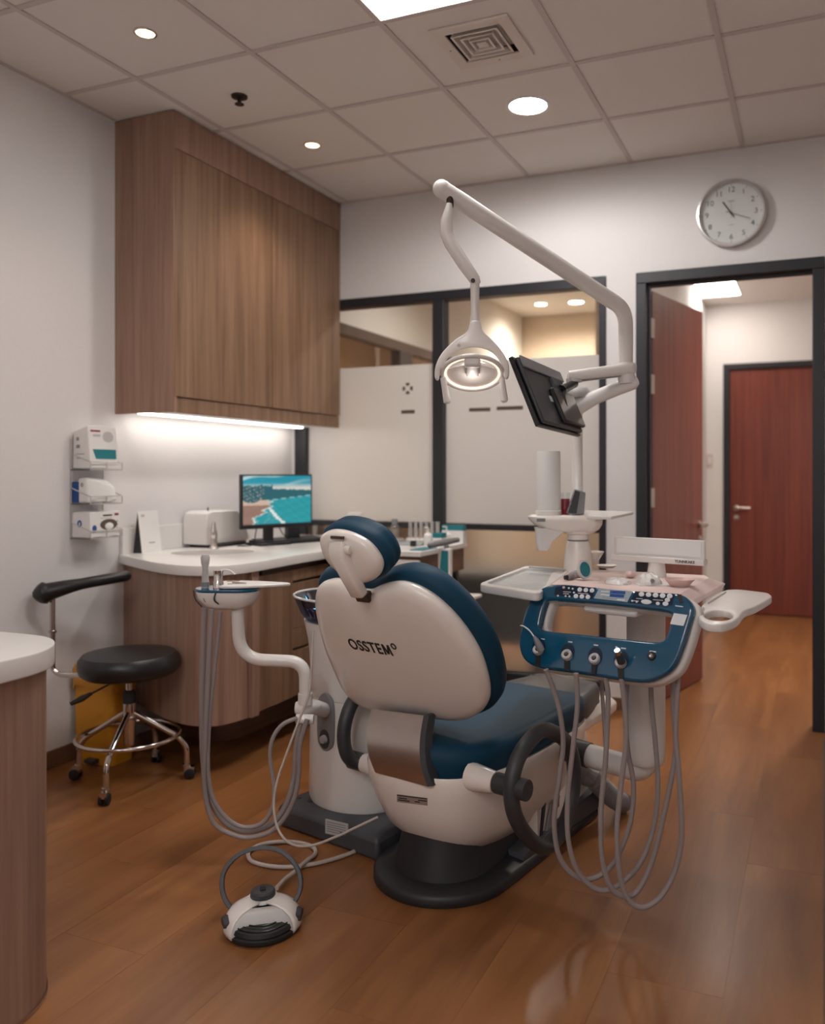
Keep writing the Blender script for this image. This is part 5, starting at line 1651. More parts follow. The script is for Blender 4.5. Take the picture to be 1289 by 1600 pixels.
for sg in (-1, 1):
    a = math.radians(78)
    d_ = PF * math.cos(a) + PR * (math.sin(a) * sg)
    tg = UP.cross(d_)
    part('side_button', G().rings([[PC + d_ * 0.100 + tg * x_ + UP * z_ for x_, z_ in ((-0.026, 0.030), (0.022, 0.034), (0.026, 0.052), (0.0, 0.064), (-0.026, 0.054))], [PC + d_ * 0.116 + tg * (x_ * 0.9) + UP * (z_ - 0.002) for x_, z_ in ((-0.026, 0.032), (0.022, 0.035), (0.026, 0.048), (0.0, 0.058), (-0.026, 0.050))]]), M['dkgrey'], fp, bevel=0.003)
hp = [(374, 1436), (352, 1405), (347, 1376), (356, 1352), (376, 1334), (404, 1325), (434, 1328), (457, 1345), (469, 1370), (467, 1396), (450, 1424)]
hpts = smooth_path([hit(x_, y_, PC - PF * 0.02, (FV * 0.92 - UP * 0.39).normalized()) for x_, y_ in hp], 5)
hn = (FV * 0.92 - UP * 0.39).normalized()
rg = []
for i, p in enumerate(hpts):
    tg = (hpts[min(i + 1, len(hpts) - 1)] - hpts[max(i - 1, 0)]).normalized()
    sd = tg.cross(hn).normalized()
    rg.append([p + sd * a + hn * b for a, b in ((-0.0065, -0.007), (0.0065, -0.007), (0.0065, 0.007), (-0.0065, 0.007))])
part('hoop_handle', G().rings(rg), M['basegrey'], fp, bevel=0.002)
cp = [(432, 1388), (445, 1374), (459, 1363), (479, 1346), (491, 1336), (492, 1327), (478, 1319), (447, 1315), (410, 1319), (389, 1331), (393, 1345), (420, 1353), (455, 1354.5), (495, 1349), (540, 1336), (580, 1318)]
cpts = []
for i, (x_, y_) in enumerate(cp):
    z_ = 0.0085 if i not in (3, 4) else 0.0085
    p = onZ(x_, y_, z_)
    if i < 3:
        p = onZ(x_, y_, 0.0085 + (0.02 if i == 0 else 0.0125 if i == 2 else 0.01))
    cpts.append(p)
cpts[3] = onZ(479, 1345, 0.022)
sm = smooth_path(cpts, 10)
rad = [0.0068 + (0.0007 if i % 2 else 0) for i in range(len(sm))]
part('braided_hose', G().tube(sm, rad, seg=10), M['hose_light'], None, label='braided grey foot control hose looped on the floor', cat='hose', angle=70)

# ribbed hose behind the chair base
rb0, rb1 = W(0.62, 0.12, 0.10), None
rpts = smooth_path([W(0.60, 0.20, 0.175), D(925, 1215, 3.16), D(944, 1234, 3.20), D(960, 1248, 3.24), D(975, 1256, 3.32)], 12)
rpts = [V(p.x, p.y, max(p.z, 0.042)) for p in rpts]
part('ribbed_hose', G().tube(rpts, [0.034 + (0.005 if i % 2 else 0) for i in range(len(rpts))], seg=16), M['ribbed'], None, label='thick ribbed grey hose running from the chair base across the floor', cat='hose', angle=20)

# ================================================================== delivery unit on the chair's right
TZ = 0.965
du_ = thing('delivery_unit', W(0.34, 0.58, 0.28), 'instrument delivery unit with a petrol blue console, pillar and four grey hoses', 'dental unit')
part('arm_sleeve', G().tube([W(0.34, 0.14, 0.372), W(0.34, 0.15, 0.371), W(0.34, 0.372, 0.352)], [0.040, 0.044, 0.044], seg=22), M['dkgrey'], du_)
part('arm_pipe', G().tube(arc_path([W(0.34, 0.3725, 0.352), W(0.34, 0.582, 0.338), W(0.34, 0.585, 0.45)], 0.055, 8), [0.040] * 3 + [0.041] * 7, seg=22), M['white'], du_)
part('pillar', G().lathe(W(0.34, 0.585, 0), [(0.058, 0.372), (0.062, 0.380), (0.064, 0.40), (0.064, 0.90)], seg=32), M['white'], du_)
tbl = [(0.075, 0.34), (0.075, 0.755), (0.50, 0.715), (0.635, 0.64), (0.64, 0.13), (0.50, 0.13)]
part('table', plate([[(q.x, q.y) for q in [V(*W(t, s, 0)) for t, s in tbl]]], V(0, 0, TZ - 0.034), V(1, 0, 0), V(0, 1, 0), V(0, 0, 1), 0.032, 0.008), M['white'], du_)
# paper cover over the table with its flap on the right
pk = [onZ(862, 914, TZ), onZ(893, 892, TZ), onZ(905, 890, TZ), onZ(1100, 900, TZ), onZ(1108, 904, TZ), onZ(1050, 936, TZ)]
pv = [loc(p) for p in pk]
f1 = [onZ(1133, 913, TZ - 0.022), onZ(1128, 921, TZ - 0.030), onZ(1076, 950, TZ - 0.030), onZ(1062, 950, TZ - 0.022)]
cov_ = thing('table_cover', W(0.3, 0.55, TZ), 'pale pink paper cover spread over the delivery table', 'paper cover')
part('sheet', G().prism([p + UP * 0.0 for p in pk], (0, 0, 0.003)), M['pink'], cov_)
part('flap', G().rings([[pk[4] + UP * 0.003, pk[5] + UP * 0.003, pk[5], pk[4]], [f1[0] + UP * 0.003, f1[3] + UP * 0.003, f1[3], f1[0]], [f1[1], f1[2], f1[2] - UP * 0.002, f1[1] - UP * 0.002]]), M['pink'], cov_, angle=20)

# left tray with its glass inset
tq = [onZ(746, 915, TZ), onZ(822, 886, TZ), onZ(893, 891, TZ), onZ(842, 930, TZ)]


def poly_round(pts, r, n=5):
    out = []
    m = len(pts)
    for i in range(m):
        a, b, c_ = pts[i - 1], pts[i], pts[(i + 1) % m]
        p, q = b + (a - b).normalized() * r, b + (c_ - b).normalized() * r
        for k in range(n + 1):
            t = k / n
            out.append(p * (1 - t) ** 2 + b * 2 * t * (1 - t) + q * t * t)
    return out


tcen = sum(tq, V(0, 0, 0)) / 4
to = poly_round(tq, 0.045)
ti = poly_round([tcen + (p - tcen) * 0.86 for p in tq], 0.035)
lt = thing('side_tray', tcen, 'white-rimmed tray with a grey glass mat left of the blue console', 'tray')
part('rim', plate([[(p.x, p.y) for p in to], [(p.x, p.y) for p in ti]], V(0, 0, TZ - 0.022), V(1, 0, 0), V(0, 1, 0), V(0, 0, 1), 0.028, 0.005), M['white'], lt)
part('glass_mat', G().prism([V(tcen.x + (p.x - tcen.x) * 0.995, tcen.y + (p.y - tcen.y) * 0.995, TZ - 0.012) for p in ti], (0, 0, 0.008)), M['trayglass'], lt)
part('hinge_bar', G().obox(onZ(862, 888.5, TZ + 0.009), (tq[2] - tq[1]).normalized() * 0.10, FV * 0.006, UP * 0.003), M['lightgrey'], lt)

# right holder with the cup ring
ro = [(1098, 944), (1135, 921.5), (1191, 925), (1204, 929), (1203, 934), (1180, 947), (1166, 952), (1160, 957), (1154, 965), (1141, 972), (1125, 975), (1105, 973), (1094, 967), (1092, 960), (1099, 953), (1101, 948)]
RZ = TZ - 0.03
rl = [onZ(x_, y_, RZ) for x_, y_ in ro]
rlo = loop2([(p.x, p.y) for p in rl], 4)
hc = onZ(1123.5, 961, RZ)
hx0, hx1, hy0_, hy1_ = onZ(1099, 961, RZ), onZ(1148, 961, RZ), onZ(1123.5, 951, RZ), onZ(1123.5, 971, RZ)
rin = (hx1 - hx0).length / 2
ho = []
for k in range(30):
    q = onZ(1123 + 22.5 * math.cos(2 * math.pi * k / 30), 961.2 + 8.6 * math.sin(2 * math.pi * k / 30), RZ)
    ho.append((q.x, q.y))
rh = thing('cup_holder_tray', hc, 'white flat tray with a round cup ring at the right of the console', 'tray')
part('plate', plate([rlo, ho], V(0, 0, RZ - 0.024), V(1, 0, 0), V(0, 1, 0), V(0, 0, 1), 0.024, 0.005), M['white'], rh)
part('ridge', G().tube([onZ(1104, 943, RZ + 0.002), onZ(1133, 925, RZ + 0.002)], 0.004, seg=8), M['white'], rh)

# ---- blue console
CN_t, CN_b = W(0.0, 0.62, 0.965), W(-0.085, 0.62, 0.735)
CE = (CN_t - CN_b).normalized()
CNn = SD.cross(CE)                    # outward to the operator
COo = (CN_t + CN_b) / 2


def on_con(px, py, h=0.0):
    p = hit(px, py, COo + CNn * h, CNn) - COo
    return (p.dot(SD), p.dot(CE))


con_px = [(833, 928), (852, 916), (878, 912.5), (925, 917), (973, 922), (1020, 925), (1057, 927), (1074, 935), (1083, 951), (1078, 973), (1066, 1012), (1052, 1042), (1030, 1059), (1006, 1066), (973, 1063), (930, 1056.5), (890, 1050), (842, 1043), (819, 1031), (810.5, 1010), (813, 982), (821, 951)]
hole_px = [(852, 945), (860, 938.5), (905, 941), (958, 946), (1005, 951.5), (1043, 957), (1049, 963), (1047, 974), (1041, 994), (1030, 1003), (990, 1000), (943, 995), (900, 990.5), (856, 986), (845.5, 981), (845, 970)]
con_l = loop2([on_con(*p) for p in con_px], 4)
con_h = loop2([on_con(*p, -0.004) for p in hole_px], 4)
con = part('console', plate([con_l, con_h], COo - CNn * 0.032, SD, CE, CNn, 0.032, 0.010, 4), M['bluegloss'], du_, label='glossy petrol blue console front')
cm_ = (sum(p[0] for p in con_l) / len(con_l), sum(p[1] for p in con_l) / len(con_l))
back_l = [(cm_[0] + (a - cm_[0]) * 1.012 + 0.006, cm_[1] + (b - cm_[1]) * 1.01 - 0.002) for a, b in con_l]
hm = (sum(p[0] for p in con_h) / len(con_h), sum(p[1] for p in con_h) / len(con_h))
back_h = [(hm[0] + (a - hm[0]) * 0.97, hm[1] + (b - hm[1]) * 0.94) for a, b in con_h]
part('console_back', plate([back_l, back_h], COo - CNn * 0.082, SD, CE, CNn, 0.0495, 0.014, 3), M['white'], du_)
nk = W(0.02, 0.62, 0.90)
part('console_neck', G().obox(W(0.20, 0.60, TZ - 0.046), TD * 0.17, SD * -0.09, UP * 0.0115), M['white'], du_, bevel=0.01)


def conp(px, py, h=0.0):
    a, b = on_con(px, py, h)
    return COo + SD * a + CE * b + CNn * h


def con_plate(name, pxs, m, h, th, r=0.0, parent=con):
    lp = [on_con(x_, y_, h) for x_, y_ in pxs]
    return part(name, plate([lp], COo + CNn * h, SD, CE, CNn, th), m, parent)


con_plate('button_panel', [(868, 918), (881, 914.5), (932, 918.5), (925, 935.5), (866, 930)], M['bluedeep'], 0.0002, 0.0010)
con_plate('display', [(936, 919.5), (989, 924), (980, 941), (928, 935)], M['lcd'], 0.0002, 0.0012)
con_plate('button_panel', [(993, 924), (1055, 928.5), (1050, 946), (983, 942)], M['bluedeep'], 0.0002, 0.0010)


def btn(px, py, rx, ry, m=M['whitep']):
    p = on_con(px, py, 0.001)
    part('button', plate([ellipse(p[0], p[1], rx, ry, 18)], COo + CNn * 0.0012, SD, CE, CNn, 0.002, 0.0006), m, con)


for k in range(3):
    btn(906 + 9.6 * k, 921.5 + 0.6 * k, 0.0078, 0.0070)
    btn(900 + 9.4 * k, 931.5 + 0.7 * k, 0.0078, 0.0070)
btn(881, 918, 0.0048, 0.004, M['pinkdish'])
for px, py in ((889, 919), (895, 920), (897, 926), (872, 931), (884, 931.5), (890, 932)):
    btn(px, py, 0.0034, 0.0028)
for k in range(5):
    btn(1002.5 + 11 * k, 928.7 + 0.7 * k, 0.0085, 0.0070)
btn(1043, 937.5, 0.008, 0.0062)
btn(1040, 943.5, 0.0088, 0.0066)
btn(1010, 940.5, 0.0165, 0.0070)
btn(1028, 943, 0.006, 0.005)
for px, py in ((988, 939), (995, 940.5)):
    btn(px, py, 0.0034, 0.0028)
for (x0_, y0_, w_) in ((880, 924.5, 12), (880, 927.5, 9), (903, 927, 16), (994, 935, 10), (988, 938.5, 10), (1020, 937, 16)):
    a, b = conp(x0_, y0_, 0.0014), conp(x0_ + w_, y0_ + w_ * 0.07, 0.0014)
    part('print_line', G().obox((a + b) / 2, (b - a) / 2, CE * 0.0012, CNn * 0.0003), M['lightgrey'], con)
a, b = conp(941, 922.5, 0.0018), conp(962, 924.5, 0.0018)
for (x0_, y0_, w_, m_) in ((939, 924, 18, 'whitep'), (938, 929, 14, 'whitep'), (953, 924.5, 24, 'bluep'), (953, 930, 22, 'bluep'), (964, 937, 12, 'whitep')):
    a, b = conp(x0_, y0_, 0.0017), conp(x0_ + w_, y0_ + w_ * 0.075, 0.0017)
    part('display_print', G().obox((a + b) / 2, (b - a) / 2, CE * (0.0045 if m_ == 'bluep' else 0.0018), CNn * 0.0003), M[m_], con)
# slot at the far right of the deck
con_plate('key_slot', [(1058, 928), (1065, 929), (1068, 941), (1062, 943)], M['blackp'], 0.0003, 0.0012)
a, b = conp(1055, 946.5, 0.0008), conp(1067, 948, 0.0008)
part('print_line', G().obox((a + b) / 2, (b - a) / 2, CE * 0.0013, CNn * 0.0003), M['whitep'], con)
con_plate('white_sticker', [(1053, 958), (1074, 961), (1068, 978), (1047, 975)], M['whitep'], 0.0004, 0.0008)

# instrument holders along the lower edge
hold = [(842, 1016), (887, 1024), (930, 1030), (971, 1036)]
slot_b = [(840, 1040), (886, 1047), (927, 1053), (970, 1060)]
for k, (p, q) in enumerate(zip(hold, slot_b)):
    c_ = conp(p[0], p[1] - 5, 0.0004)
    part('socket_well', plate([ellipse(0, 0, 0.0235, 0.026, 28)], c_, SD, CE, CNn, 0.0012), M['bluedeep'], con)
    c2 = conp(p[0], p[1] + 1, 0.001)
    part('socket_ring', G().lathe(c2, [(0.0165, 0), (0.0165, 0.012), (0.013, 0.015), (0.008, 0.013), (0.007, 0.004)], axis=(CNn + CE * 0.35), seg=26), M['lightgrey'], con)
    part('socket_core', G().lathe(c2 + (CNn + CE * 0.35).normalized() * 0.006, [(0.0075, 0), (0.006, 0.009), (0.002, 0.010)], axis=(CNn + CE * 0.35), seg=18), M['dkgrey'], con)
    s0, s1 = conp(p[0] - 1, p[1] + 9, 0.002), conp(q[0], q[1], 0.002)
    part('socket_slot', G().obox((s0 + s1) / 2 - CNn * 0.002, SD * 0.0085, (s1 - s0) / 2, CNn * 0.0045), M['blackp'], con)
    t0 = conp(p[0] + 3, p[1] - 21, 0.0006)
    if k < 3:
        t0 = conp((848, 891, 931)[k], (998.5, 1003, 1008)[k], 0.0008)
        part('print_label', G().obox(t0, SD * 0.0072, CE * 0.0016, CNn * 0.0003), M['whitep'], con)
for (px, py, w_) in ((963, 1011, 0.003), (974, 1013, 0.008), (1020, 1018, 0.0095)):
    part('print_label', G().obox(conp(px, py, 0.0008), SD * w_, CE * 0.0017, CNn * 0.0003), M['whitep'], con)
c_ = conp(1018.5, 1025, 0.0004)
part('jack', G().lathe(c_, [(0.0125, 0), (0.0125, 0.004), (0.0105, 0.006), (0.006, 0.006), (0.005, 0.002)], axis=CNn, seg=24), M['blackp'], con)
part('jack_ring', G().lathe(c_ + CNn * 0.002, [(0.0062, 0), (0.0062, 0.005), (0.0042, 0.005), (0.0042, 0.001)], axis=CNn, seg=18), M['chrome'], con)

# handpieces resting in the outer holders
h1_ = thing('scaler_handpiece', conp(842, 1016, 0.02), 'grey scaler handpiece with a long thin curved tip in the leftmost holder', 'handpiece')
p0, p1, p2 = conp(846, 1017, 0.022), conp(838, 1000, 0.040), conp(834, 994, 0.045)
part('body', G().tube([p0, p0 * 0.5 + p1 * 0.5, p1, p2], [0.011, 0.0115, 0.008, 0.004], seg=14), M['midgrey'], h1_)
part('tip', G().tube(smooth_path([p2, conp(827, 985, 0.050), conp(819, 979, 0.050), conp(813.5, 977.5, 0.047)], 5), [0.0022] * 16, seg=8), M['white_matt'], h1_)
h2_ = thing('turbine_coupling', conp(971, 1036, 0.02), 'dark handpiece coupling with a bright metal end in the rightmost holder', 'handpiece')
p0, p1 = conp(971, 1034, 0.020), conp(966, 1021, 0.050)
part('body', G().tube([p0, p0 * 0.5 + p1 * 0.5, p1], [0.0125, 0.012, 0.010], seg=16), M['dkgrey'], h2_)
part('metal_end', G().tube([p1, p1 + (p1 - p0).normalized() * 0.014], [0.0098, 0.0085], seg=16), M['chrome'], h2_)

# four hanging hoses
HZ = [
    [(853, 1046), (864, 1075), (874, 1110), (880, 1160), (874, 1216), (866, 1280), (873, 1336), (898, 1369), (927, 1372), (958, 1349), (983, 1293), (990, 1230), (981, 1174), (977, 1118), (980, 1062)],
    [(900, 1052), (902, 1104), (895, 1170), (887, 1247), (888, 1312), (903, 1362), (934, 1390), (965, 1384), (1000, 1349), (1021, 1293), (1028, 1230), (1024, 1160), (1018, 1100), (1017, 1062)],
    [(946, 1058), (950, 1085), (949, 1125), (946, 1190), (939, 1265), (941, 1342), (954, 1386), (976, 1401), (997, 1391), (1019, 1345), (1039, 1265), (1055, 1177), (1052, 1107), (1051, 1050)],
    [(971, 1060), (976, 1104), (978, 1160), (970, 1230), (964, 1300), (969, 1370), (983, 1407), (1005, 1418), (1033, 1400), (1056, 1356), (1065, 1300), (1061, 1212), (1056, 1142), (1060, 1050)],
]
dz = [(2.50, 2.56), (2.47, 2.54), (2.45, 2.47), (2.41, 2.42)]
for k, pts in enumerate(HZ):
    part('hose', G().tube(smooth_path(dp(pts, *dz[k]), 6), 0.0078, seg=10), M['hose'], du_, angle=70)
part('hose', G().tube(smooth_path(dp([(939, 1058), (942, 1100), (946, 1160), (947, 1200)], 2.62, 2.62), 6), 0.0065, seg=8), M['hose'], du_, angle=70)

# ---- film viewer behind the table
fv = thing('film_viewer', W(0.55, 0.54, TZ), 'slim white film viewer on a short stem behind the delivery table', 'film viewer')
part('panel', G().obox(W(0.555, 0.54, 1.072), SD * 0.172, UP * 0.034, TD * -0.008), M['white'], fv, bevel=0.003)
part('light_field', G().obox(W(0.5462, 0.54, 1.074), SD * 0.160, UP * 0.026, TD * -0.0006), M['white_matt'], fv)
part('ledge', G().obox(W(0.548, 0.54, 1.030), SD * 0.176, UP * 0.0105, TD * -0.020), M['white'], fv, bevel=0.003)
part('stem', G().lathe(W(0.56, 0.53, 0), [(0.036, TZ + 0.0035), (0.034, TZ + 0.012), (0.028, TZ + 0.06)], seg=22), M['white'], fv)
part('lettering', text('YUNNKAKE', 0.0135, W(0.5276, 0.648, 1.030), SD, UP, -TD, 0.0004, bold=0.0003), M['blackp'], fv)

# ---- small things on the pink cover
tz = TZ + 0.0034
def blob(name, px, py, rx, ry, rz, m, label, cat, seed=0, squash=True):
    p = onZ(px, py, tz)
    rnd = random.Random(seed)
    loops = []
    NN = 22
    for k in range(6):
        th = math.pi / 2 * k / 5
        rr = math.cos(th) if k < 5 else 0.05
        loops.append([p + RV * (rx * rr * math.cos(2 * math.pi * i / NN) * (1 + 0.14 * rnd.uniform(-1, 1))) + FV * (ry * rr * math.sin(2 * math.pi * i / NN) * (1 + 0.14 * rnd.uniform(-1, 1))) + UP * (rz * math.sin(th) * (1 + 0.2 * rnd.uniform(-1, 0.3)) + 0.0002) for i in range(NN)])
    return G().rings(loops), p


g_, p = blob('pouch', 966, 911, 0.042, 0.055, 0.020, None, '', '', 3)
pu1 = thing('sterile_pouch', p, 'crumpled clear sterile pouch lying near the teal mirror', 'pouch')
part('film', g_, M['film'], pu1, angle=25)
g_, p = blob('pouch', 1014, 912, 0.040, 0.055, 0.040, None, '', '', 5)
pu2 = thing('sterile_pouch', p, 'tall crumpled clear sterile pouch holding a grey part, beside the pink dish', 'pouch')
part('film', g_, M['film'], pu2, angle=25)
part('grey_part', G().lathe(p - FV * 0.048 + UP * 0.016, [(0.008, 0), (0.007, 0.010)], axis=-FV, seg=14), M['midgrey'], pu2)
part('paper_edge', G().obox(p + UP * 0.0012 - FV * 0.02 + RV * 0.01, RV * 0.055, FV * 0.035, UP * 0.001), M['paper'], pu2)
p = onZ(985, 903, tz)
part('gauze_roll', G().ell(p + UP * 0.0125, 0.020, 0.020, 0.012, 16, 8), M['pinkdish'], None, label='tiny pink cotton roll between the two clear pouches', cat='cotton')
p = onZ(1062, 916, tz)
pd = thing('mixing_dish', p, 'small pink boat-shaped dish at the right of the pink cover', 'dish')
part('bowl', G().lathe(p, [(0.026, 0.0), (0.028, 0.002), (0.046, 0.024), (0.0445, 0.0245), (0.026, 0.004), (0.001, 0.0035)], seg=30, sx=1.1, sy=0.9, xdir=RV), M['pinkdish'], pd)
p = onZ(905, 905, tz)
mr = thing('teal_mirror', p, 'round teal mirror head on a speckled handle lying on the pink cover', 'mirror')
mc = D(913, 898, 2.92)
mc = V(mc.x, mc.y, tz + 0.036)
mn = (RV * 0.55 - FV * 0.75 + UP * 0.25).normalized()
part('bezel', G().lathe(mc, [(0.030, -0.008), (0.034, -0.004), (0.034, 0.004), (0.028, 0.006), (0.0265, 0.003)], axis=mn, seg=32, sx=0.92), M['rim'], mr)
part('disc', G().lathe(mc, [(0.0265, 0.0032), (0.001, 0.004)], axis=mn, seg=32, sx=0.92), M['teal'], mr)
part('handle', G().tube([mc - mn * 0.004 - UP * 0.010, mc - mn * 0.02 - RV * 0.03 - UP * 0.018, V(mc.x, mc.y, tz + 0.011) - RV * 0.062 - FV * 0.02], [0.016, 0.013, 0.009], seg=14), M['speckle'], mr)
part('handle_cap', G().tube([V(mc.x, mc.y, tz + 0.011) - RV * 0.062 - FV * 0.02, V(mc.x, mc.y, tz + 0.0105) - RV * 0.072 - FV * 0.024], [0.0092, 0.0075], seg=14), M['rubber'], mr)
p = onZ(948, 887, tz)
part('cotton_dish', G().lathe(p, [(0.026, 0.0), (0.040, 0.010), (0.039, 0.0105), (0.02, 0.003)], seg=26), M['white'], None, label='flat white dish at the back of the delivery table near the white column', cat='dish')

# ================================================================== utility column with cup filler, on the rear of the table
QD = 3.2
def Q(px, py, off=0.0):
    return D(px, py, QD + off)
qc = Q(903, 889)
qz0 = TZ - 0.0035
uc = thing('cup_filler_column', V(qc.x, qc.y, qz0), 'white column with a wide head, cup filler and spittoon behind the delivery table', 'dental unit')
axq = V(qc.x, qc.y, 0)
pz = lambda y_: H + (CY - y_) * QD / F
part('column', G().lathe(axq, [(0.056, qz0), (0.054, pz(880)), (0.047, pz(852)), (0.040, pz(845))], seg=32), M['shell'], uc)
part('neck_ring', G().lathe(axq, [(0.0405, pz(845) + 0.0005), (0.041, pz(843.5)), (0.0405, pz(842.5))], seg=32), M['midgrey'], uc)
part('neck', G().lathe(axq, [(0.040, pz(842.5) + 0.0005), (0.040, pz(835)), (0.055, pz(833)), (0.06, pz(829))], seg=32), M['shell'], uc)


def q_loop(x0_, x1_, y_, dp0, dp1, r):
    a0, a1 = (x0_ - 903) * QD / F, (x1_ - 903) * QD / F
    return [V(qc.x, qc.y, pz(y_)) + RV * a + FV * b for a, b in rrect(a0, a1, dp0, dp1, r, 6)]


part('head', G().rings([q_loop(880, 928, 832, -0.05, 0.05, 0.04), q_loop(850, 936, 826, -0.062, 0.062, 0.05), q_loop(834, 940, 819, -0.068, 0.066, 0.055), q_loop(826, 941, 811, -0.07, 0.068, 0.058), q_loop(825, 941, 806.5, -0.068, 0.066, 0.058), q_loop(829, 936, 804.5, -0.06, 0.06, 0.05)]), M['shell'], uc, angle=50)
part('name_badge', G().obox(Q(843, 811) - FV * 0.0695, RV * 0.016, UP * 0.006, FV * -0.002), M['midgrey'], uc)
part('filler_spout', G().rings([q_loop(839, 856, 859, -0.035, 0.01, 0.012), q_loop(837, 862, 846, -0.045, 0.02, 0.014), q_loop(836, 880, 830, -0.05, 0.03, 0.016), q_loop(835, 882, 824, -0.05, 0.035, 0.016)]), M['white'], uc, angle=50)
part('top_tray', G().prism([Q(903, 806, -0.05), Q(955, 807, -0.12), Q(990, 799, 0.02), Q(915, 797, 0.12)], (0, 0, -0.012)), M['white'], uc, bevel=0.003)
sb = V(qc.x, qc.y, 0) + RV * 0.062 + FV * 0.05
part('spittoon', G().lathe(sb, [(0.018, pz(884)), (0.022, pz(880)), (0.046, pz(864)), (0.044, pz(863.5)), (0.02, pz(876))], seg=28), M['shell'], uc)
cd = thing('cup_dispenser', Q(857, 800), 'tall translucent white cup tube standing on the column head', 'cup dispenser')
cb_ = V(*Q(857, 801)) 
cb_ = V(cb_.x, cb_.y, pz(804.3))
part('tube', G().lathe(cb_, [(0.046, 0), (0.047, 0.003), (0.046, 0.234), (0.044, 0.243), (0.001, 0.2435)], seg=34), M['white_matt'], cd)
part('foot_ring', G().lathe(cb_, [(0.050, 0.0003), (0.050, 0.016), (0.0475, 0.018)], seg=34, caps=False), M['white'], cd)
rc = Q(883, 803, 0.03)
rc = V(rc.x, rc.y, pz(804.3))
rd = thing('red_cup', rc, 'red and clear plastic cup between the cup tube and the grey screen', 'cup')
part('body', G().lathe(rc, [(0.016, 0.0002), (0.018, 0.06), (0.0165, 0.06), (0.014, 0.004)], seg=22), M['red'], rd)
part('sleeve', G().lathe(rc, [(0.0178, 0.020), (0.0215, 0.085)], seg=22, caps=False), M['clearplastic'], rd)
gp = [Q(886.5, 797, -0.04), Q(900, 802, -0.05), Q(914, 798, -0.02), Q(914, 770, -0.02), Q(898, 763, -0.05)]
gd = thing('small_display', Q(900, 800, -0.03), 'small grey angled control screen standing on the column head', 'control panel')
gb = V(*Q(902, 801, -0.035))
gb = V(gb.x, gb.y, pz(804.0))
part('casing', G().prism([gb + RV * -0.038 + UP * 0.004, gb + RV * 0.026 + UP * 0.002, gb + RV * 0.032 + UP * 0.085, gb + RV * -0.006 + UP * 0.098], FV * 0.05), M['midgrey'], gd, bevel=0.004)
part('face', G().prism([gb + RV * -0.036 + UP * 0.008 - FV * 0.001, gb + RV * -0.004 + UP * 0.006 - FV * 0.001, gb + RV * 0.010 + UP * 0.086 - FV * 0.001, gb + RV * -0.008 + UP * 0.094 - FV * 0.001], FV * -0.001), M['dkgrey'], gd)

# ================================================================== operating lamp on its pole, and the hung monitor
pb = Q(902, 803, 0.035)
pb = V(pb.x, pb.y, pz(804.4))
ol = thing('operating_lamp', pb, 'white dental operating lamp on a long bent arm rising from a pole', 'dental lamp')
ptop = pz(642)
part('pole', G().lathe(V(pb.x, pb.y, 0), [(0.026, pz(804.4) + 0.0005), (0.021, pz(800)), (0.0205, ptop)], seg=24), M['white'], ol)
PD = QD + 0.035
jt = V(pb.x, pb.y, pz(634))
j2 = D(990, 597, 3.12)
part('lower_arm', G().tube([D(893, 640, PD), jt, D(930, 621, 3.2), D(965, 607, 3.15), j2, D(996, 594.5, 3.12)], [0.020, 0.034, 0.027, 0.026, 0.027, 0.016], seg=20), M['white'], ol, angle=50)
part('pole_cap', G().lathe(V(pb.x + 0.004, pb.y, 0), [(0.044, pz(620)), (0.048, pz(615)), (0.046, pz(609)), (0.034, pz(604))], seg=28), M['lightgrey'], ol)
part('arm_knuckle', G().lathe(D(979, 592, 3.12), [(0.030, -0.018), (0.032, 0.0), (0.030, 0.022)], seg=24), M['white'], ol)
ub0, ub1 = D(888, 588, 3.10), D(990, 576, 3.12)
uu = (ub1 - ub0).normalized()
ud = FV
rings_ = []
for q, wv, hv in ((-0.012, 0.014, 0.010), (0.0, 0.026, 0.018), (0.25, 0.027, 0.020), (0.75, 0.030, 0.022), (0.95, 0.034, 0.024), (1.0, 0.028, 0.020), (1.04, 0.012, 0.012)):
    c_ = ub0 + (ub1 - ub0) * q
    rings_.append([c_ + FV * a + UP * b for a, b in rrect(-wv, wv, -hv, hv, hv * 0.7, 4)])
part('upper_arm', G().rings(rings_), M['white'], ol, angle=45)
part('upper_arm_underside', G().obox(ub0 + (ub1 - ub0) * 0.45 - UP * 0.0215, uu * 0.095, FV * 0.016, UP * 0.003), M['midgrey'], ol, bevel=0.002)
part('arm_end_pad', G().lathe(ub0 + uu * 0.022 - UP * 0.012, [(0.030, -0.012), (0.030, 0.0)], seg=22), M['lightgrey'], ol)
# swing arm: rises from the elbow, bends, and runs up to the far left
sw0, sw1, sw2, sw3 = D(978, 566, 3.12), D(978, 470, 3.08), D(830, 385, 2.92), D(693, 297, 2.76)
swp = arc_path([sw0, D(978, 530, 3.11), D(977, 484, 3.09), D(690, 295, 2.76)], 0.10, 10)
nsw = len(swp)
part('swing_arm', G().tube(swp, [0.026 + 0.003 * (i / (nsw - 1)) for i in range(nsw)], seg=22), M['white'], ol, angle=60)
part('swing_arm_tip', G().ell(D(690, 295, 2.76), 0.030, 0.030, 0.030, 18, 9), M['white'], ol)
part('swing_joint', G().lathe(D(703, 316, 2.76), [(0.012, -0.016), (0.012, 0.022)], seg=16), M['bronze'], ol)
LD = 2.74


def Lp(px, py, off=0.0):
    return D(px, py, LD + off)


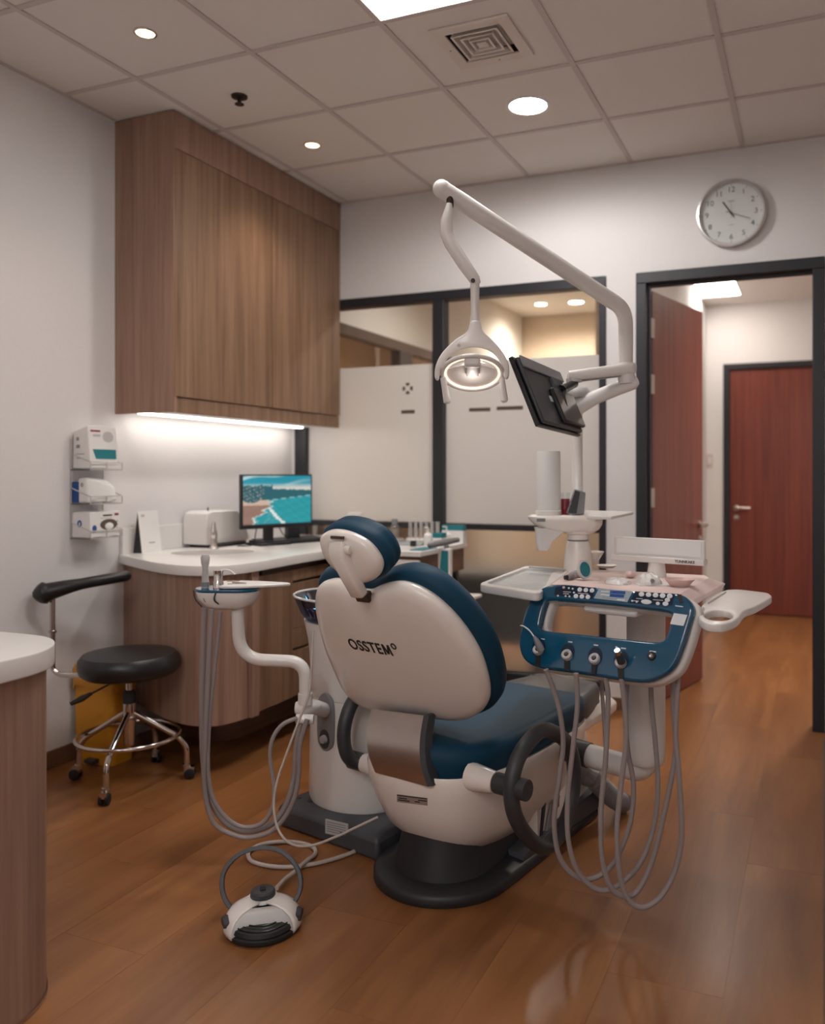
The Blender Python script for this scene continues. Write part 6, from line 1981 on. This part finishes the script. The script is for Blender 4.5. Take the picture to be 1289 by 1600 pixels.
dl_ = [(702, 318, 0.009, 0.009), (701, 330, 0.015, 0.015), (698, 345, 0.020, 0.018), (698, 366, 0.021, 0.019), (704, 380, 0.022, 0.019), (724, 411, 0.022, 0.017), (742, 437, 0.019, 0.014), (747, 444, 0.010, 0.010)]
rings_ = []
for i, (x_, y_, w_, d_) in enumerate(dl_):
    a_ = Lp(*dl_[max(i - 1, 0)][:2])
    b_ = Lp(*dl_[min(i + 1, len(dl_) - 1)][:2])
    tg = (b_ - a_).normalized()
    sdv = tg.cross(FV).normalized()
    rings_.append([Lp(x_, y_) + sdv * (w_ * math.cos(q * math.pi / 9)) + FV * (d_ * math.sin(q * math.pi / 9)) for q in range(18)])
part('drop_link', G().rings(rings_), M['white'], ol, angle=50)
part('link_screw', G().lathe(Lp(739, 438.5, -0.0185), [(0.0075, 0), (0.0075, 0.003)], axis=-FV, seg=12), M['bronze'], ol)
part('yoke_neck', G().tube([Lp(742, 444), Lp(742, 462), Lp(742, 490), Lp(743, 512)], [0.015, 0.0145, 0.0135, 0.020], seg=18), M['white'], ol, angle=60)
yk = [(736, 503), (730, 519), (711, 532), (691, 552), (681, 572), (679.5, 590), (685, 593.5), (689, 579), (699, 560), (716, 547.5), (741, 542), (766, 548.5), (783, 567), (787, 588), (794, 591), (795, 572), (786, 552), (769, 532), (755, 519), (750, 503)]
yo = Lp(741, 550)
ykl = [((Lp(x_, y_) - yo).dot(RV), (Lp(x_, y_) - yo).z) for x_, y_ in yk]
part('yoke', plate([loop2(ykl, 4)], yo + FV * 0.020, RV, UP, -FV, 0.040, 0.009, 3), M['white'], ol)
# lamp head: dish facing down and slightly to the camera
lc = Lp(738, 583)
la_ = (V(0, 0, -1) * math.cos(math.radians(27)) - FV * math.sin(math.radians(27))).normalized()
RL = 0.098
part('head_ring', G().tube([lc + RV * (RL * math.cos(2 * math.pi * k / 48)) + la_.cross(RV) * (RL * math.sin(2 * math.pi * k / 48)) for k in range(48)], 0.0075, seg=12, closed=True), M['white'], ol)
rgp = [lc + la_ * 0.002 + RV * (RL * 0.90 * math.cos(2 * math.pi * k / 48)) + la_.cross(RV) * (RL * 0.90 * math.sin(2 * math.pi * k / 48)) for k in range(48)]
part('glow_ring', G().tube(rgp, 0.0040, seg=8, closed=True), M['lampglow'], ol)
LU = la_.cross(RV)
if LU.z < 0:
    LU = -LU                         # across the ring, up and towards the viewer
fan = []
for k in range(23):
    a_ = math.radians(168 + (372 - 168) * k / 22)
    fan.append((RL * 0.93 * math.cos(a_), RL * 0.93 * math.sin(a_)))
fan += [(0.030, 0.045), (-0.030, 0.045)]
part('reflector', G().dome(fan, lc, RV, LU, -la_, [(1.0, 0.0), (0.96, 0.010), (0.8, 0.022), (0.5, 0.034), (0.12, 0.040)], (0.0, 0.0)), M['white'], ol, angle=60)
part('bulb_cover', G().obox(lc + LU * 0.062 + la_ * 0.010 + UP * 0.010, RV * 0.026, FV * 0.026, UP * 0.019), M['white'], ol, bevel=0.009)
part('bulb_stem', G().obox(lc + LU * 0.040 + la_ * 0.004, RV * 0.020, LU * 0.045, la_ * 0.008), M['lightgrey'], ol, bevel=0.004)
bl = bpy.data.lights.new('lamp_bulb', 'POINT')
bl.energy = 0.04
bl.color = (1.0, 0.9, 0.82)
bl.shadow_soft_size = 0.01
blo = bpy.data.objects.new('lamp_bulb', bl)
COL.objects.link(blo)
blo.parent = ol
blo.location = lc - LU * 0.012 + la_ * 0.035 - ORIG[ol.name]
for sg in (-1, 1):
    part('ring_pivot', G().tube([lc + RV * (sg * RL * 0.99), lc + RV * (sg * 0.112) + UP * 0.004], 0.008, seg=12), M['white'], ol)
for k, (x0_, y0_, x1_, y1_) in enumerate(((692, 590, 699, 628), (784, 590, 788, 626))):
    part('grip', G().tube([Lp(x0_, y0_), Lp(x0_ * 0.55 + x1_ * 0.45, y0_ * 0.55 + y1_ * 0.45), Lp(x1_, y1_), Lp(x1_ + 0.6, y1_ + 3)], [0.009, 0.0105, 0.0125, 0.006], seg=14), M['white'], ol)
part('yoke_screw', G().lathe(Lp(717, 539.5, -0.0205), [(0.006, 0), (0.005, 0.002)], axis=-FV, seg=14), M['lightgrey'], ol)

# ---- chairside monitor seen from behind
a_tl, a_tr, a_bl = D(800, 556, 2.76), D(869, 585, 3.12), D(844, 664, 2.71)
mu_ = (a_tr - a_tl)
mwid = mu_.length
mu_.normalize()
mv_ = (a_bl - a_tl)
mv_ = mv_ - mu_ * mv_.dot(mu_)
mhei = mv_.length
mv_.normalize()
mnn = mu_.cross(mv_)
if mnn.dot(a_tl - EYE) > 0:
    mnn = -mnn                      # towards the viewer: the monitor's rear
mcn = a_tl + mu_ * (mwid / 2) + mv_ * (mhei / 2)
hm_ = thing('hanging_monitor', mcn, 'black flat monitor seen from behind, hung on the white lamp arm', 'monitor')
part('bezel', G().obox(mcn - mnn * 0.008, mu_ * (mwid / 2), mv_ * (mhei / 2), mnn * 0.008), M['black'], hm_, bevel=0.003)
part('rear_cover', G().obox(mcn + mnn * 0.008 - mv_ * 0.0, mu_ * (mwid / 2 - 0.012), mv_ * (mhei / 2 - 0.006), mnn * 0.0075), M['dkgrey'], hm_, bevel=0.006)
part('top_band', G().obox(mcn + mnn * 0.019 - mv_ * (mhei * 0.40), mu_ * (mwid / 2 - 0.016), mv_ * (mhei * 0.085), mnn * 0.0038), M['midgrey'], hm_, bevel=0.003)
part('rear_bulge', G().obox(mcn + mnn * 0.024 + mv_ * (mhei * 0.16) + mu_ * 0.09, mu_ * (mwid * 0.26), mv_ * (mhei * 0.26), mnn * 0.009), M['black'], hm_, bevel=0.006)
part('sticker', G().obox(mcn + mnn * 0.0158 + mv_ * (mhei * 0.06) + mu_ * (-0.01), mu_ * 0.028, mv_ * 0.011, mnn * 0.0004), M['whitep'], hm_)
mm = mcn + mnn * 0.03 + mu_ * 0.02 - mv_ * 0.02
me_ = ub0 + uu * 0.022 - UP * 0.03
part('mount_plate', G().obox(mcn + mnn * 0.020 + mu_ * 0.09 - mv_ * 0.03, mu_ * 0.05, mv_ * 0.045, mnn * 0.006), M['dkgrey'], hm_, bevel=0.002)
mp_ = mcn + mnn * 0.026 + mu_ * 0.09 - mv_ * 0.03
part('mount_arm', G().tube([mp_, mp_ * 0.5 + me_ * 0.5, me_, me_ + UP * 0.012], [0.020, 0.016, 0.016, 0.016], seg=14), M['black'], hm_)
part('cable', G().tube(smooth_path([me_ - UP * 0.004 + uu * 0.01, D(882, 612, 2.98), D(886, 640, 2.95), D(884, 662, 2.97), D(880, 668, 3.0)], 6), 0.0042, seg=8), M['rubber'], hm_)
part('cable', G().tube(smooth_path([me_ - UP * 0.002, D(872, 610, 2.97), D(866, 632, 2.95), D(872, 655, 2.96), D(882, 668, 2.99)], 6), 0.0036, seg=8), M['rubber'], hm_)
